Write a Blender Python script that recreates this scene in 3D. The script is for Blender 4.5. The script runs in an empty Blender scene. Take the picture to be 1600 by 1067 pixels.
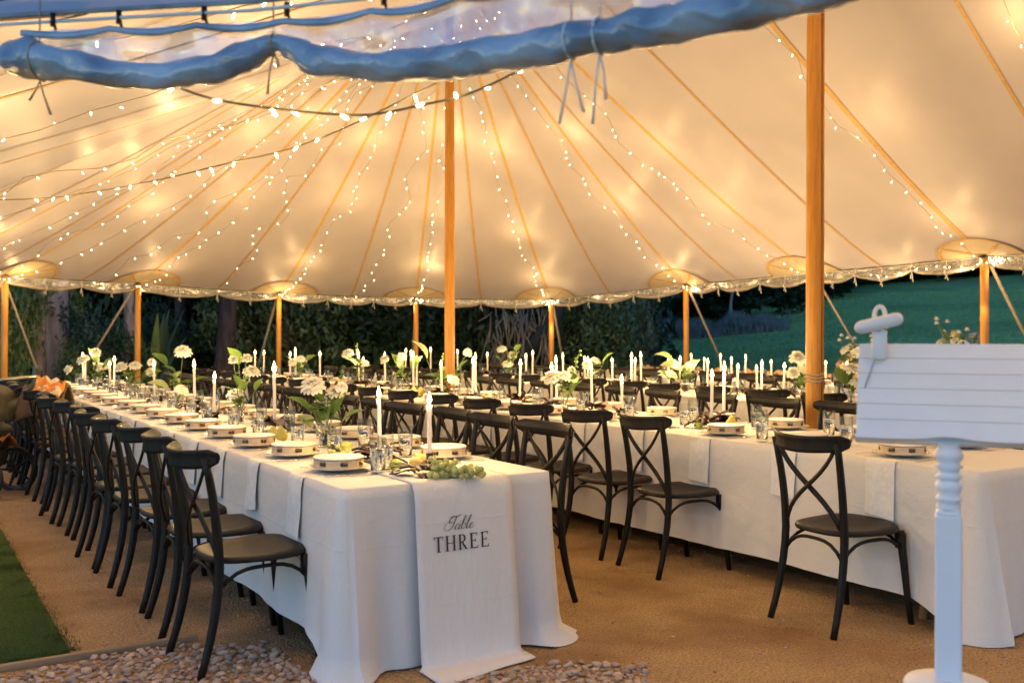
import bpy, math, random
import numpy as np
from math import sin, cos, pi, radians, sqrt, exp
from mathutils import Vector, Matrix, noise
random.seed(7); np.random.seed(7)
scene = bpy.context.scene
COL = scene.collection

# ------------------------------------------------------------------ camera
YAW = radians(32.3)           # the tables run along +Y, the camera looks to the right of them
CAMZ = 1.38
HOR = 523.0                   # horizon row in the 1600 x 1067 photograph
F = 1556.0
SA, CA = sin(YAW), cos(YAW)
cam_d = bpy.data.cameras.new("camera"); cam = bpy.data.objects.new("camera", cam_d); COL.objects.link(cam)
cam.location = (0, 0, CAMZ)
cam_d.sensor_width = 36; cam_d.lens = 36 * F / 1600
pitch = math.atan((533.5 - HOR) / F)
cam.rotation_euler = (pi / 2 - pitch, 0, -YAW)
cam_d.clip_start = 0.05; cam_d.clip_end = 1500
cam_d.dof.use_dof = True; cam_d.dof.focus_distance = 5.6; cam_d.dof.aperture_fstop = 3.0
scene.camera = cam

def cw(X, Z):                 # metres right of / in front of the camera -> world x, y
    return (X * CA + Z * SA, -X * SA + Z * CA)
def wc(x, y):
    return (x * CA - y * SA, x * SA + y * CA)
def at(px, py, Z):            # photo pixel at depth Z -> world point
    x, y = cw((px - 800) / F * Z, Z)
    return Vector((x, y, CAMZ + (HOR - py) / F * Z))
def y_on(x, px):              # y where the line x = const crosses pixel column px
    k = (px - 800) / F
    return x * (CA - k * SA) / (SA + k * CA)

# ------------------------------------------------------------------ light
world = bpy.data.worlds.new("World"); scene.world = world; world.use_nodes = True
wn = world.node_tree.nodes; wl = world.node_tree.links
bg = wn["Background"]
sky = wn.new("ShaderNodeTexSky"); sky.sky_type = 'NISHITA'; sky.sun_disc = False
SUN_EL, SUN_AZ = radians(7.0), radians(250)
sky.sun_elevation = SUN_EL; sky.sun_rotation = SUN_AZ; sky.air_density = 1.0; sky.dust_density = 0.3; sky.ozone_density = 3.0
tint = wn.new("ShaderNodeMix"); tint.data_type = 'RGBA'; tint.blend_type = 'MULTIPLY'; tint.inputs[0].default_value = 1.0
tint.inputs[7].default_value = (0.50, 0.71, 1.02, 1)      # the camera is balanced for the warm lamps
wl.new(sky.outputs[0], tint.inputs[6]); wl.new(tint.outputs[2], bg.inputs[0])
bg.inputs[1].default_value = 0.15
sun_d = bpy.data.lights.new("sun", 'SUN'); sun_d.energy = 0.03; sun_d.angle = radians(12); sun_d.color = (0.8, 0.85, 1.0)
sun = bpy.data.objects.new("sun", sun_d); COL.objects.link(sun)
sun.rotation_euler = (pi / 2 - SUN_EL - 0.5, 0, pi - SUN_AZ)
BULB_W, CANDLE_W = 1.24, 4.6
WARM = (1.0, 0.635, 0.265)
vs = scene.view_settings
vs.view_transform = 'Standard'; vs.look = 'None'; vs.exposure = 1.38; vs.gamma = 1.0; vs.use_curve_mapping = False
cy = scene.cycles
cy.use_denoising = True
try: cy.denoiser = 'OPENIMAGEDENOISE'
except Exception: pass
cy.max_bounces = 7; cy.diffuse_bounces = 3; cy.glossy_bounces = 3; cy.transmission_bounces = 7; cy.transparent_max_bounces = 12
cy.caustics_reflective = False; cy.caustics_refractive = False
cy.sample_clamp_indirect = 4.0; cy.sample_clamp_direct = 0
cy.use_light_tree = True; cy.use_adaptive_sampling = True; cy.adaptive_threshold = 0.015

# ------------------------------------------------------------------ materials
def mat(name, c1, c2=None, scale=8.0, rough=0.6, bump=0.0, bscale=None, metal=0.0, spec=0.5, stretch=None, detail=4.0,
        ramp=(0.35, 0.65), trans=0.0, ior=1.45, emit=None, estr=0.0, transl=0.0, sheen=0.0, coord='Object', rvar=0.0, objvar=0.0, c3=None, c3scale=1.0, c3ramp=(0.5, 0.62)):
    m = bpy.data.materials.new(name); m.use_nodes = True
    n = m.node_tree.nodes; l = m.node_tree.links; b = n["Principled BSDF"]
    b.inputs["Base Color"].default_value = (*c1, 1); b.inputs["Roughness"].default_value = rough
    b.inputs["Metallic"].default_value = metal; b.inputs["Specular IOR Level"].default_value = spec
    b.inputs["IOR"].default_value = ior
    if trans: b.inputs["Transmission Weight"].default_value = trans
    if sheen: b.inputs["Sheen Weight"].default_value = sheen
    if emit: b.inputs["Emission Color"].default_value = (*emit, 1); b.inputs["Emission Strength"].default_value = estr
    tc = n.new("ShaderNodeTexCoord"); src = tc.outputs[coord]
    if stretch:
        mp = n.new("ShaderNodeMapping"); mp.inputs[3].default_value = stretch; l.new(src, mp.inputs[0]); src = mp.outputs[0]
    colout = None
    if c2:
        t = n.new("ShaderNodeTexNoise"); t.inputs["Scale"].default_value = scale; t.inputs["Detail"].default_value = detail
        l.new(src, t.inputs["Vector"])
        r = n.new("ShaderNodeValToRGB"); r.color_ramp.elements[0].position = ramp[0]; r.color_ramp.elements[1].position = ramp[1]
        r.color_ramp.elements[0].color = (*c1, 1); r.color_ramp.elements[1].color = (*c2, 1)
        l.new(t.outputs[0], r.inputs[0]); colout = r.outputs[0]
        if rvar:
            mr = n.new("ShaderNodeMapRange"); mr.inputs[3].default_value = rough - rvar; mr.inputs[4].default_value = rough + rvar
            l.new(t.outputs[0], mr.inputs[0]); l.new(mr.outputs[0], b.inputs["Roughness"])
    if c3:
        t3 = n.new("ShaderNodeTexNoise"); t3.inputs["Scale"].default_value = c3scale; t3.inputs["Detail"].default_value = 6
        l.new(src, t3.inputs["Vector"])
        r3 = n.new("ShaderNodeMapRange"); r3.inputs[1].default_value = c3ramp[0]; r3.inputs[2].default_value = c3ramp[1]
        l.new(t3.outputs[0], r3.inputs[0])
        mx = n.new("ShaderNodeMix"); mx.data_type = 'RGBA'; mx.inputs[7].default_value = (*c3, 1)
        l.new(r3.outputs[0], mx.inputs[0]); l.new(colout, mx.inputs[6]); colout = mx.outputs[2]
    if objvar:
        oi = n.new("ShaderNodeObjectInfo"); h = n.new("ShaderNodeHueSaturation")
        mr = n.new("ShaderNodeMapRange"); mr.inputs[3].default_value = 1 - objvar; mr.inputs[4].default_value = 1 + objvar
        l.new(oi.outputs["Random"], mr.inputs[0]); l.new(mr.outputs[0], h.inputs["Value"])
        h.inputs["Color"].default_value = (*c1, 1)
        if colout: l.new(colout, h.inputs["Color"])
        colout = h.outputs[0]
    if colout: l.new(colout, b.inputs["Base Color"])
    if bump:
        t2 = n.new("ShaderNodeTexNoise"); t2.inputs["Scale"].default_value = bscale or scale * 3; t2.inputs["Detail"].default_value = 5
        l.new(src, t2.inputs["Vector"])
        bp = n.new("ShaderNodeBump"); bp.inputs["Strength"].default_value = min(1, bump); bp.inputs["Distance"].default_value = 0.02 if bump <= 1 else 0.02 * bump
        l.new(t2.outputs[0], bp.inputs["Height"]); l.new(bp.outputs[0], b.inputs["Normal"])
    if transl:
        tr = n.new("ShaderNodeBsdfTranslucent"); tr.inputs[0].default_value = (*c1, 1)
        if colout: l.new(colout, tr.inputs[0])
        ms = n.new("ShaderNodeMixShader"); ms.inputs[0].default_value = transl
        l.new(b.outputs[0], ms.inputs[1]); l.new(tr.outputs[0], ms.inputs[2]); l.new(ms.outputs[0], n["Material Output"].inputs[0])
    return m

def emis(name, c, s):
    m = bpy.data.materials.new(name); m.use_nodes = True
    n = m.node_tree.nodes; l = m.node_tree.links; n.remove(n["Principled BSDF"])
    e = n.new("ShaderNodeEmission"); e.inputs[0].default_value = (*c, 1); e.inputs[1].default_value = s
    l.new(e.outputs[0], n["Material Output"].inputs[0])
    try: m.cycles.emission_sampling = 'NONE'
    except Exception: pass
    return m

def vinyl(name, tintc=(0.9, 0.92, 1.0), haze=0.14, gloss=0.1):
    m = bpy.data.materials.new(name); m.use_nodes = True
    n = m.node_tree.nodes; l = m.node_tree.links; n.remove(n["Principled BSDF"])
    t = n.new("ShaderNodeBsdfTransparent"); t.inputs[0].default_value = (*tintc, 1)
    d = n.new("ShaderNodeBsdfDiffuse"); d.inputs[0].default_value = (0.75, 0.76, 0.8, 1)
    g = n.new("ShaderNodeBsdfGlossy"); g.inputs["Roughness"].default_value = 0.16
    tc = n.new("ShaderNodeTexCoord"); nt = n.new("ShaderNodeTexNoise"); nt.inputs["Scale"].default_value = 6; nt.inputs["Detail"].default_value = 3
    l.new(tc.outputs["Object"], nt.inputs["Vector"])
    bp = n.new("ShaderNodeBump"); bp.inputs["Strength"].default_value = 0.6; bp.inputs["Distance"].default_value = 0.02
    l.new(nt.outputs[0], bp.inputs["Height"]); l.new(bp.outputs[0], g.inputs["Normal"])
    a = n.new("ShaderNodeMixShader"); b = n.new("ShaderNodeMixShader")
    mr = n.new("ShaderNodeMapRange"); mr.inputs[1].default_value = 0.35; mr.inputs[2].default_value = 0.7
    mr.inputs[3].default_value = haze * 0.5; mr.inputs[4].default_value = haze * 1.8
    l.new(nt.outputs[0], mr.inputs[0]); l.new(mr.outputs[0], a.inputs[0])
    l.new(t.outputs[0], a.inputs[1]); l.new(d.outputs[0], a.inputs[2])
    b.inputs[0].default_value = gloss; l.new(a.outputs[0], b.inputs[1]); l.new(g.outputs[0], b.inputs[2])
    l.new(b.outputs[0], n["Material Output"].inputs[0])
    return m

def thin_glass(name):
    m = bpy.data.materials.new(name); m.use_nodes = True
    n = m.node_tree.nodes; l = m.node_tree.links; n.remove(n["Principled BSDF"])
    t = n.new("ShaderNodeBsdfTransparent"); t.inputs[0].default_value = (.965, .975, .965, 1)
    g = n.new("ShaderNodeBsdfGlossy"); g.inputs["Roughness"].default_value = 0.04
    lw = n.new("ShaderNodeLayerWeight"); lw.inputs[0].default_value = 0.28
    mr = n.new("ShaderNodeMapRange"); mr.inputs[3].default_value = 0.03; mr.inputs[4].default_value = 0.65
    l.new(lw.outputs["Facing"], mr.inputs[0])
    a = n.new("ShaderNodeMixShader"); l.new(mr.outputs[0], a.inputs[0]); l.new(t.outputs[0], a.inputs[1]); l.new(g.outputs[0], a.inputs[2])
    l.new(a.outputs[0], n["Material Output"].inputs[0]); return m

M = {}
M['canvas'] = mat('sailcloth', (0.53, 0.48, 0.455), (0.585, 0.535, 0.51), scale=1.2, rough=0.42, bump=0.12, bscale=1.3, spec=0.35, transl=0.12)
M['seam'] = mat('seam_webbing', (0.50, 0.31, 0.10), (0.58, 0.37, 0.13), scale=20, rough=0.7)
M['patch'] = mat('reinforcement_cloth', (0.62, 0.52, 0.36), (0.66, 0.56, 0.40), scale=8, rough=0.6, transl=0.25)
M['pole'] = mat('varnished_pine', (0.46, 0.20, 0.028), (0.60, 0.28, 0.045), scale=5, stretch=(9, 9, 0.6), rough=0.42, bump=0.25, bscale=30, c3=(0.16, 0.05, 0.01), c3scale=14, c3ramp=(0.68, 0.74))
M['polerope'] = mat('pole_rope', (0.45, 0.33, 0.2), rough=0.9)
M['rope'] = mat('white_rope', (0.72, 0.68, 0.6), rough=0.8)
M['strap'] = mat('webbing_strap', (0.30, 0.26, 0.21), (0.36, 0.31, 0.26), scale=30, rough=0.8)
M['roll'] = mat('rolled_clear_pvc', (0.17, 0.21, 0.26), (0.42, 0.45, 0.50), scale=5, rough=0.24, bump=1.3, bscale=7, spec=0.9, detail=2)
M['rollfar'] = mat('rolled_canvas_far', (0.20, 0.19, 0.18), (0.36, 0.34, 0.32), scale=7, rough=0.5, bump=1, bscale=14)
M['vinyl'] = vinyl('clear_vinyl', (0.95, 0.93, 0.95), 0.36, 0.12); M['vinylfar'] = vinyl('clear_vinyl_far', (0.85, 0.88, 0.95), 0.16, 0.25)
M['metal'] = mat('dull_steel', (0.42, 0.42, 0.45), rough=0.4, metal=0.9)
M['chair'] = mat('black_brown_resin', (0.009, 0.0072, 0.0055), (0.017, 0.013, 0.0095), scale=5, stretch=(6, 6, 1.2), rough=0.46, bump=0.15, bscale=60, spec=0.26, rvar=0.07, objvar=0.18)
M['seat'] = mat('black_brown_seat', (0.018, 0.0145, 0.010), (0.030, 0.024, 0.016), scale=4, stretch=(1, 5, 1), rough=0.5, bump=0.12, bscale=70, spec=0.32, rvar=0.08, objvar=0.15)
M['linen'] = mat('white_linen', (0.68, 0.66, 0.615), (0.72, 0.70, 0.655), scale=180, rough=0.85, bump=0.30, bscale=14, spec=0.2, sheen=0.1)
M['runner'] = mat('runner_linen', (0.72, 0.69, 0.64), (0.76, 0.73, 0.68), scale=120, stretch=(3, 1, 1), rough=0.85, bump=0.28, bscale=16, spec=0.2)
M['napkin'] = mat('napkin_linen', (0.76, 0.75, 0.72), (0.82, 0.81, 0.78), scale=30, rough=0.85, bump=0.25, bscale=22, spec=0.2)
M['ink'] = mat('black_print', (0.035, 0.03, 0.03), rough=0.7)
M['trestle'] = mat('trestle_wood', (0.30, 0.17, 0.08), (0.38, 0.22, 0.11), scale=6, stretch=(1, 8, 8), rough=0.6)
M['plate'] = mat('cream_stoneware', (0.62, 0.57, 0.48), (0.70, 0.65, 0.56), scale=14, rough=0.3)
M['tamb'] = mat('pale_wood_hoop', (0.60, 0.46, 0.29), (0.68, 0.54, 0.36), scale=9, stretch=(1, 1, 6), rough=0.5, objvar=0.06)
M['skin'] = mat('drum_skin', (0.80, 0.77, 0.70), (0.84, 0.81, 0.75), scale=5, rough=0.5)
M['slot'] = mat('dark_band_wood', (0.16, 0.10, 0.05), rough=0.8)  # dark brown wood for the narrow band below the skin
M['brass'] = mat('brass_jingle', (0.66, 0.48, 0.26), rough=0.5, metal=0.7)
M['silver'] = mat('cutlery_steel', (0.6, 0.58, 0.55), rough=0.22, metal=1.0)
M['glass'] = thin_glass('clear_glass')
M['water'] = mat('water_in_glass', (0.97, 0.98, 0.98), rough=0.0, trans=1.0, ior=1.33)
M['wax'] = mat('white_wax', (0.80, 0.75, 0.66), rough=0.5, spec=0.4, emit=(1.0, 0.5, 0.2), estr=0.03)  # faint emission stands in for flame light glowing in the wax
M['wick'] = mat('burnt_wick', (0.01, 0.01, 0.01), rough=0.9)
M['holder'] = mat('black_iron', (0.012, 0.010, 0.010), rough=0.4, spec=0.5)
M['darkleaf'] = mat('dark_burgundy_leaf', (0.022, 0.009, 0.010), (0.045, 0.018, 0.018), scale=9, rough=0.5)
M['flame'] = emis('candle_flame', (1.0, 0.60, 0.22), 9)
M['flamebase'] = emis('flame_tip', (1.0, 0.42, 0.12), 5)
M['bulb'] = emis('fairy_bulb', (1.0, 0.76, 0.40), 9)
M['cable'] = mat('clear_cable', (0.30, 0.25, 0.14), rough=0.5)
M['petal'] = mat('white_petal', (0.80, 0.79, 0.66), (0.84, 0.83, 0.74), scale=30, rough=0.6, transl=0.25)
M['petalpeach'] = mat('peach_petal', (0.80, 0.62, 0.44), (0.84, 0.72, 0.56), scale=12, rough=0.6, transl=0.25)
M['leaf'] = mat('fresh_leaf', (0.08, 0.15, 0.03), (0.15, 0.25, 0.055), scale=12, rough=0.5, transl=0.3, objvar=0.25)
M['paleleaf'] = mat('pale_variegated_leaf', (0.24, 0.32, 0.11), (0.42, 0.46, 0.24), scale=10, rough=0.5, transl=0.3)
M['stem'] = mat('green_stem', (0.10, 0.17, 0.04), rough=0.55)
M['pear'] = mat('yellow_pear', (0.62, 0.50, 0.08), (0.55, 0.55, 0.13), scale=7, rough=0.4)
M['peach'] = mat('ripe_peach', (0.66, 0.42, 0.12), (0.72, 0.52, 0.16), scale=6, rough=0.5)
M['lime'] = mat('green_fruit', (0.40, 0.50, 0.08), (0.5, 0.56, 0.14), scale=8, rough=0.4)
M['fig'] = mat('dark_fig', (0.05, 0.015, 0.02), (0.09, 0.03, 0.03), scale=8, rough=0.45)
M['grape'] = mat('green_grape', (0.55, 0.58, 0.20), (0.66, 0.68, 0.32), scale=10, rough=0.28, transl=0.35, objvar=0.12)
M['sand'] = mat('packed_granite_sand', (0.24, 0.140, 0.060), (0.56, 0.375, 0.19), scale=95, ramp=(0.30, 0.62), rough=0.95, bump=1.0, bscale=70, spec=0.1, detail=8, coord='Object',
                c3=(0.27, 0.155, 0.068), c3scale=1.6, c3ramp=(0.45, 0.72))
def ground_relief(m, sc=2.2, dist=.02):
    n = m.node_tree.nodes; l = m.node_tree.links; b = n["Principled BSDF"]; bp = next(x for x in n if x.type == 'BUMP')
    tc = n.new("ShaderNodeTexCoord"); t = n.new("ShaderNodeTexNoise"); t.inputs["Scale"].default_value = sc; t.inputs["Detail"].default_value = 7; l.new(tc.outputs["Object"], t.inputs["Vector"])
    b2 = n.new("ShaderNodeBump"); b2.inputs["Strength"].default_value = 1; b2.inputs["Distance"].default_value = dist; l.new(t.outputs[0], b2.inputs["Height"]); l.new(bp.outputs[0], b2.inputs["Normal"]); l.new(b2.outputs[0], b.inputs["Normal"])
ground_relief(M['sand'], 4.5, .05)
M['grit'] = mat('grit', (0.07, 0.04, 0.02), (0.46, 0.33, 0.20), scale=3, ramp=(0.45, 0.55), rough=0.9)
M['turf'] = mat('artificial_turf', (0.11, 0.18, 0.045), (0.24, 0.34, 0.10), scale=120, rough=0.9, bump=1.0, bscale=240, spec=0.15, c3=(0.06, 0.11, 0.03), c3scale=3)
M['lawn'] = mat('evening_lawn', (0.20, 0.33, 0.105), (0.29, 0.44, 0.16), scale=2.4, ramp=(0.3, 0.7), rough=0.95, bump=1.0, bscale=6, spec=0.05, detail=10, c3=(0.16, 0.26, 0.09), c3scale=0.09, c3ramp=(0.42, 0.6))
M['pebble'] = mat('river_pebble', (0.36, 0.255, 0.165), (0.52, 0.40, 0.29), scale=9, rough=0.75, bump=0.3, bscale=30, objvar=0.35)
M['dirt'] = mat('dark_dirt', (0.13, 0.075, 0.04), (0.26, 0.16, 0.08), scale=30, rough=0.95, bump=1)
M['pebbles2'] = mat('river_pebble_mass', (0.30, 0.20, 0.125), (0.52, 0.40, 0.29), scale=14, rough=0.8, bump=0.3, bscale=30, detail=1)
M['edging'] = mat('timber_edging', (0.26, 0.18, 0.10), (0.34, 0.25, 0.15), scale=6, stretch=(1, 8, 8), rough=0.8)
M['white'] = mat('white_paint', (0.76, 0.76, 0.76), (0.80, 0.80, 0.80), scale=6, rough=0.45, bump=0.05, bscale=30)
M['plastic'] = mat('white_plastic', (0.74, 0.73, 0.73), rough=0.38)
M['greyplastic'] = mat('grey_plastic', (0.42, 0.41, 0.41), rough=0.4)
M['bark'] = mat('grey_bark', (0.30, 0.25, 0.24), (0.55, 0.47, 0.44), scale=3, stretch=(3, 3, .6), rough=0.9, bump=1.0, bscale=9)
M['paperbark'] = mat('pale_bark', (0.34, 0.26, 0.19), (0.55, 0.45, 0.34), scale=4, stretch=(3, 3, .5), rough=0.9, bump=1.0, bscale=10, c3=(0.06, 0.035, 0.02), c3scale=2.2, c3ramp=(0.56, 0.6))
M['darkbark'] = mat('dark_bark', (0.05, 0.035, 0.03), (0.10, 0.07, 0.06), scale=4, stretch=(3, 3, .6), rough=0.95, bump=1.0, bscale=12)
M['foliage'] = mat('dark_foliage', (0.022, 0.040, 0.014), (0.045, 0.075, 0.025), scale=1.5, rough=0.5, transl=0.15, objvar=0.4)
M['foliage2'] = mat('lit_green_foliage', (0.13, 0.20, 0.060), (0.22, 0.31, 0.10), scale=2.0, rough=0.42, transl=0.2, objvar=0.3)  # leaf colour raised to stand in for light on the left-hand shrubs
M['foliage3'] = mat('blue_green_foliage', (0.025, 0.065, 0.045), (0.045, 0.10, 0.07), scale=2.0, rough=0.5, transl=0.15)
M['foliage4'] = mat('dim_green_foliage', (0.05, 0.08, 0.026), (0.10, 0.14, 0.05), scale=2.0, rough=0.42, transl=0.2, objvar=0.3)  # darkened copy of the green leaf, for shrubs away from the light
M['palefol'] = mat('lit_pale_foliage', (0.18, 0.20, 0.10), (0.30, 0.31, 0.18), scale=2, rough=0.4, transl=0.2)  # paleness stands in for light on the leaves at the lawn corner
M['twig'] = mat('pale_twigs', (0.22, 0.17, 0.11), (0.34, 0.28, 0.19), scale=3, rough=0.8)
M['reed'] = mat('dry_reeds', (0.14, 0.14, 0.11), (0.24, 0.23, 0.19), scale=2, rough=0.9)
M['hillwood'] = mat('far_wood', (0.010, 0.016, 0.008), (0.022, 0.034, 0.014), scale=.8, rough=0.95, bump=1, bscale=2)
M['oldwood'] = mat('dark_weathered_timber', (0.020, 0.022, 0.018), (0.04, 0.04, 0.034), scale=5, rough=0.9)
M['rattan'] = mat('tan_scalloped_wood', (0.38, 0.23, 0.11), (0.46, 0.29, 0.14), scale=9, rough=0.6)
M['plinth'] = mat('peach_plinth', (0.58, 0.42, 0.30), rough=0.7)
M['prblack'] = mat('pram_black_fabric', (0.015, 0.015, 0.016), (0.028, 0.027, 0.026), scale=20, rough=0.75)
M['prgrey'] = mat('pram_grey_fabric', (0.05, 0.048, 0.036), (0.075, 0.07, 0.052), scale=60, rough=0.8)
M['rubber'] = mat('tyre_rubber', (0.018, 0.018, 0.018), rough=0.6)
M['alu'] = mat('pram_tube', (0.30, 0.29, 0.27), rough=0.35, metal=0.8)
M['rust'] = mat('rust_blanket', (0.40, 0.13, 0.03), (0.52, 0.20, 0.06), scale=7, rough=0.8, bump=0.6, bscale=14)
M['jacket'] = mat('brown_jacket', (0.10, 0.065, 0.035), (0.14, 0.095, 0.055), scale=12, rough=0.9, bump=0.5, bscale=16)
M['scarf'] = mat('orange_and_cream_scarf', (0.62, 0.22, 0.04), (0.74, 0.60, 0.42), scale=9, rough=0.8, ramp=(0.47, 0.53), bump=0.5, bscale=12)
M['red'] = mat('red_cloth', (0.5, 0.03, 0.015), rough=0.8)

def creases(m, periods=((0, .52, .13), (1, 1.25, .05), (2, .50, .22))):
    n = m.node_tree.nodes; l = m.node_tree.links; b = n["Principled BSDF"]; bp = next(x for x in n if x.type == 'BUMP')
    tc = n.new("ShaderNodeTexCoord"); sp = n.new("ShaderNodeSeparateXYZ")
    wob = n.new("ShaderNodeTexNoise"); wob.inputs["Scale"].default_value = 1.5; l.new(tc.outputs["Object"], wob.inputs["Vector"])
    l.new(tc.outputs["Object"], sp.inputs[0]); acc = None
    def M2(op, a, b_=None):
        x = n.new("ShaderNodeMath"); x.operation = op
        for i, v in enumerate((a, b_)):
            if v is None: continue
            if isinstance(v, (int, float)): x.inputs[i].default_value = v
            else: l.new(v, x.inputs[i])
        return x.outputs[0]
    for ax, per, ph in periods:
        v = M2('ADD', sp.outputs[ax], M2('MULTIPLY', wob.outputs[0], .02)); f = M2('FRACT', M2('DIVIDE', M2('ADD', v, ph + 10), per))
        d = M2('MULTIPLY', M2('ABSOLUTE', M2('SUBTRACT', f, .5)), per)          # metres from the crease
        r = M2('SUBTRACT', 1.0, M2('MINIMUM', M2('DIVIDE', d, .007), 1.0))
        acc = r if acc is None else M2('MAXIMUM', acc, r)
    b2 = n.new("ShaderNodeBump"); b2.inputs["Strength"].default_value = .30; b2.inputs["Distance"].default_value = .0028
    l.new(acc, b2.inputs["Height"]); l.new(bp.outputs[0], b2.inputs["Normal"]); l.new(b2.outputs[0], b.inputs["Normal"])
creases(M['linen']); creases(M['runner'], ((2, .34, .10), (0, .47, .08)))

# ------------------------------------------------------------------ mesh helpers
class MB:
    def __init__(s): s.v = []; s.f = []
    def add(s, vs, fs):
        o = len(s.v); s.v += [tuple(p) for p in vs]; s.f += [tuple(i + o for i in f) for f in fs]
    def box(s, c, d, rot=None, taper=1.0):
        hx, hy, hz = d[0] / 2, d[1] / 2, d[2] / 2; P = []
        for z, k in ((-hz, 1), (hz, taper)):
            for x, y in ((-hx, -hy), (hx, -hy), (hx, hy), (-hx, hy)):
                p = Vector((x * k, y * k, z))
                if rot: p = rot @ p
                P.append(p + Vector(c))
        s.add(P, [(0, 3, 2, 1), (4, 5, 6, 7), (0, 1, 5, 4), (1, 2, 6, 5), (2, 3, 7, 6), (3, 0, 4, 7)])
    def tube(s, pts, rad, n=8, cap=True, flat=None):
        pts = [Vector(p) for p in pts]; N = len(pts)
        if not isinstance(rad, (list, tuple)): rad = [rad] * N
        up = None; rings = []
        for i, p in enumerate(pts):
            t = (pts[min(i + 1, N - 1)] - pts[max(i - 1, 0)])
            if t.length < 1e-9: t = Vector((0, 0, 1))
            t.normalize()
            if up is None:
                up = Vector((0, 0, 1)) if abs(t.z) < 0.9 else Vector((1, 0, 0))
            a = (up - t * up.dot(t)).normalized(); b = t.cross(a); up = a
            r = rad[i]; ra, rb = (r if not isinstance(r, tuple) else r[0]), (r if not isinstance(r, tuple) else r[1])
            rings.append([p + a * ra * cos(2 * pi * k / n) + b * rb * sin(2 * pi * k / n) for k in range(n)])
        V = [q for r in rings for q in r]; Fc = []
        for i in range(N - 1):
            for k in range(n):
                Fc.append((i * n + k, i * n + (k + 1) % n, (i + 1) * n + (k + 1) % n, (i + 1) * n + k))
        if cap: Fc += [tuple(range(n - 1, -1, -1)), tuple((N - 1) * n + k for k in range(n))]
        s.add(V, Fc)
    def lathe(s, prof, n=20, c=(0, 0, 0), cap0=False, cap1=False):
        V = []; Fc = []
        for r, z in prof:
            for k in range(n): V.append((c[0] + r * cos(2 * pi * k / n), c[1] + r * sin(2 * pi * k / n), c[2] + z))
        for i in range(len(prof) - 1):
            for k in range(n): Fc.append((i * n + k, i * n + (k + 1) % n, (i + 1) * n + (k + 1) % n, (i + 1) * n + k))
        if cap0: Fc.append(tuple(range(n - 1, -1, -1)))
        if cap1: Fc.append(tuple((len(prof) - 1) * n + k for k in range(n)))
        s.add(V, Fc)
    def grid(s, rows):                      # rows: list of equal-length point lists
        n = len(rows[0]); V = [p for r in rows for p in r]
        s.add(V, [(i * n + k, i * n + k + 1, (i + 1) * n + k + 1, (i + 1) * n + k) for i in range(len(rows) - 1) for k in range(n - 1)])
    def ell(s, c, r, n=10, m=6, rot=None, jit=0.0, seed=0):
        V = []; Fc = []
        for i in range(1, m):
            th = pi * i / m
            for k in range(n):
                ph = 2 * pi * k / n
                d = Vector((sin(th) * cos(ph), sin(th) * sin(ph), cos(th)))
                j = 1 + jit * noise.noise(d * 1.7 + Vector((seed * 7.3, seed, 0))) if jit else 1
                V.append(Vector((d.x * r[0], d.y * r[1], d.z * r[2])) * j)
        V += [Vector((0, 0, r[2])), Vector((0, 0, -r[2]))]
        for i in range(m - 2):
            for k in range(n): Fc.append((i * n + k, (i + 1) * n + k, (i + 1) * n + (k + 1) % n, i * n + (k + 1) % n))
        T, B = len(V) - 2, len(V) - 1
        for k in range(n): Fc += [(T, k, (k + 1) % n), (B, (m - 2) * n + (k + 1) % n, (m - 2) * n + k)]
        if rot: V = [rot @ p for p in V]
        s.add([p + Vector(c) for p in V], Fc)
    def mesh(s, name, m, smooth=True):
        me = bpy.data.meshes.new(name); me.from_pydata([tuple(p) for p in s.v], [], s.f)
        if m: me.materials.append(m)
        if smooth: me.shade_smooth()
        me.update(); return me

def link(name, me, parent=None, loc=None, rot=None):
    o = bpy.data.objects.new(name, me); COL.objects.link(o)
    if parent: o.parent = parent
    if loc is not None: o.location = loc
    if rot is not None: o.rotation_euler = rot
    return o
def obj(name, mb, m, parent=None, smooth=True, loc=None, rot=None, solid=0.0, bevel=0.0, autos=None):
    o = link(name, mb.mesh(name, m, smooth), parent, loc, rot)
    if solid:
        q = o.modifiers.new('s', 'SOLIDIFY'); q.thickness = solid
    if bevel:
        q = o.modifiers.new('b', 'BEVEL'); q.width = bevel; q.segments = 2
    if autos:
        o.data.set_sharp_from_angle(angle=radians(autos))
    return o
def tag(o, label=None, cat=None, group=None, kind=None):
    if label: o['label'] = label
    if cat: o['category'] = cat
    if group: o['group'] = group
    if kind: o['kind'] = kind
    return o
def thing(name, label, cat, loc=(0, 0, 0), rz=0.0, group=None):
    o = bpy.data.objects.new(name, None); COL.objects.link(o); o.empty_display_size = .1
    o.location = loc; o.rotation_euler = (0, 0, rz); return tag(o, label, cat, group)
def dup(root, loc=None, rz=None, label=None, group=None, sc=None, skip=()):
    r = root.copy(); COL.objects.link(r)
    if loc is not None: r.location = loc
    if rz is not None: r.rotation_euler = (0, 0, rz)
    if sc is not None: r.scale = (sc, sc, sc)
    if label: r['label'] = label
    if group: r['group'] = group
    for ch in root.children:
        if ch.name.split('.')[0] in skip: continue
        c = ch.copy(); COL.objects.link(c); c.parent = r
        for g in ch.children:
            d = g.copy(); COL.objects.link(d); d.parent = c
    return r
def lamp(name, loc, w, parent=None, col=WARM, r=0.02):
    d = bpy.data.lights.get(name + '_data%.2f' % w)
    if d is None:
        d = bpy.data.lights.new(name + '_data%.2f' % w, 'POINT'); d.energy = w; d.color = col; d.shadow_soft_size = r
    o = bpy.data.objects.new(name, d); COL.objects.link(o); o.location = loc
    if parent: o.parent = parent
    return o
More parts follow.
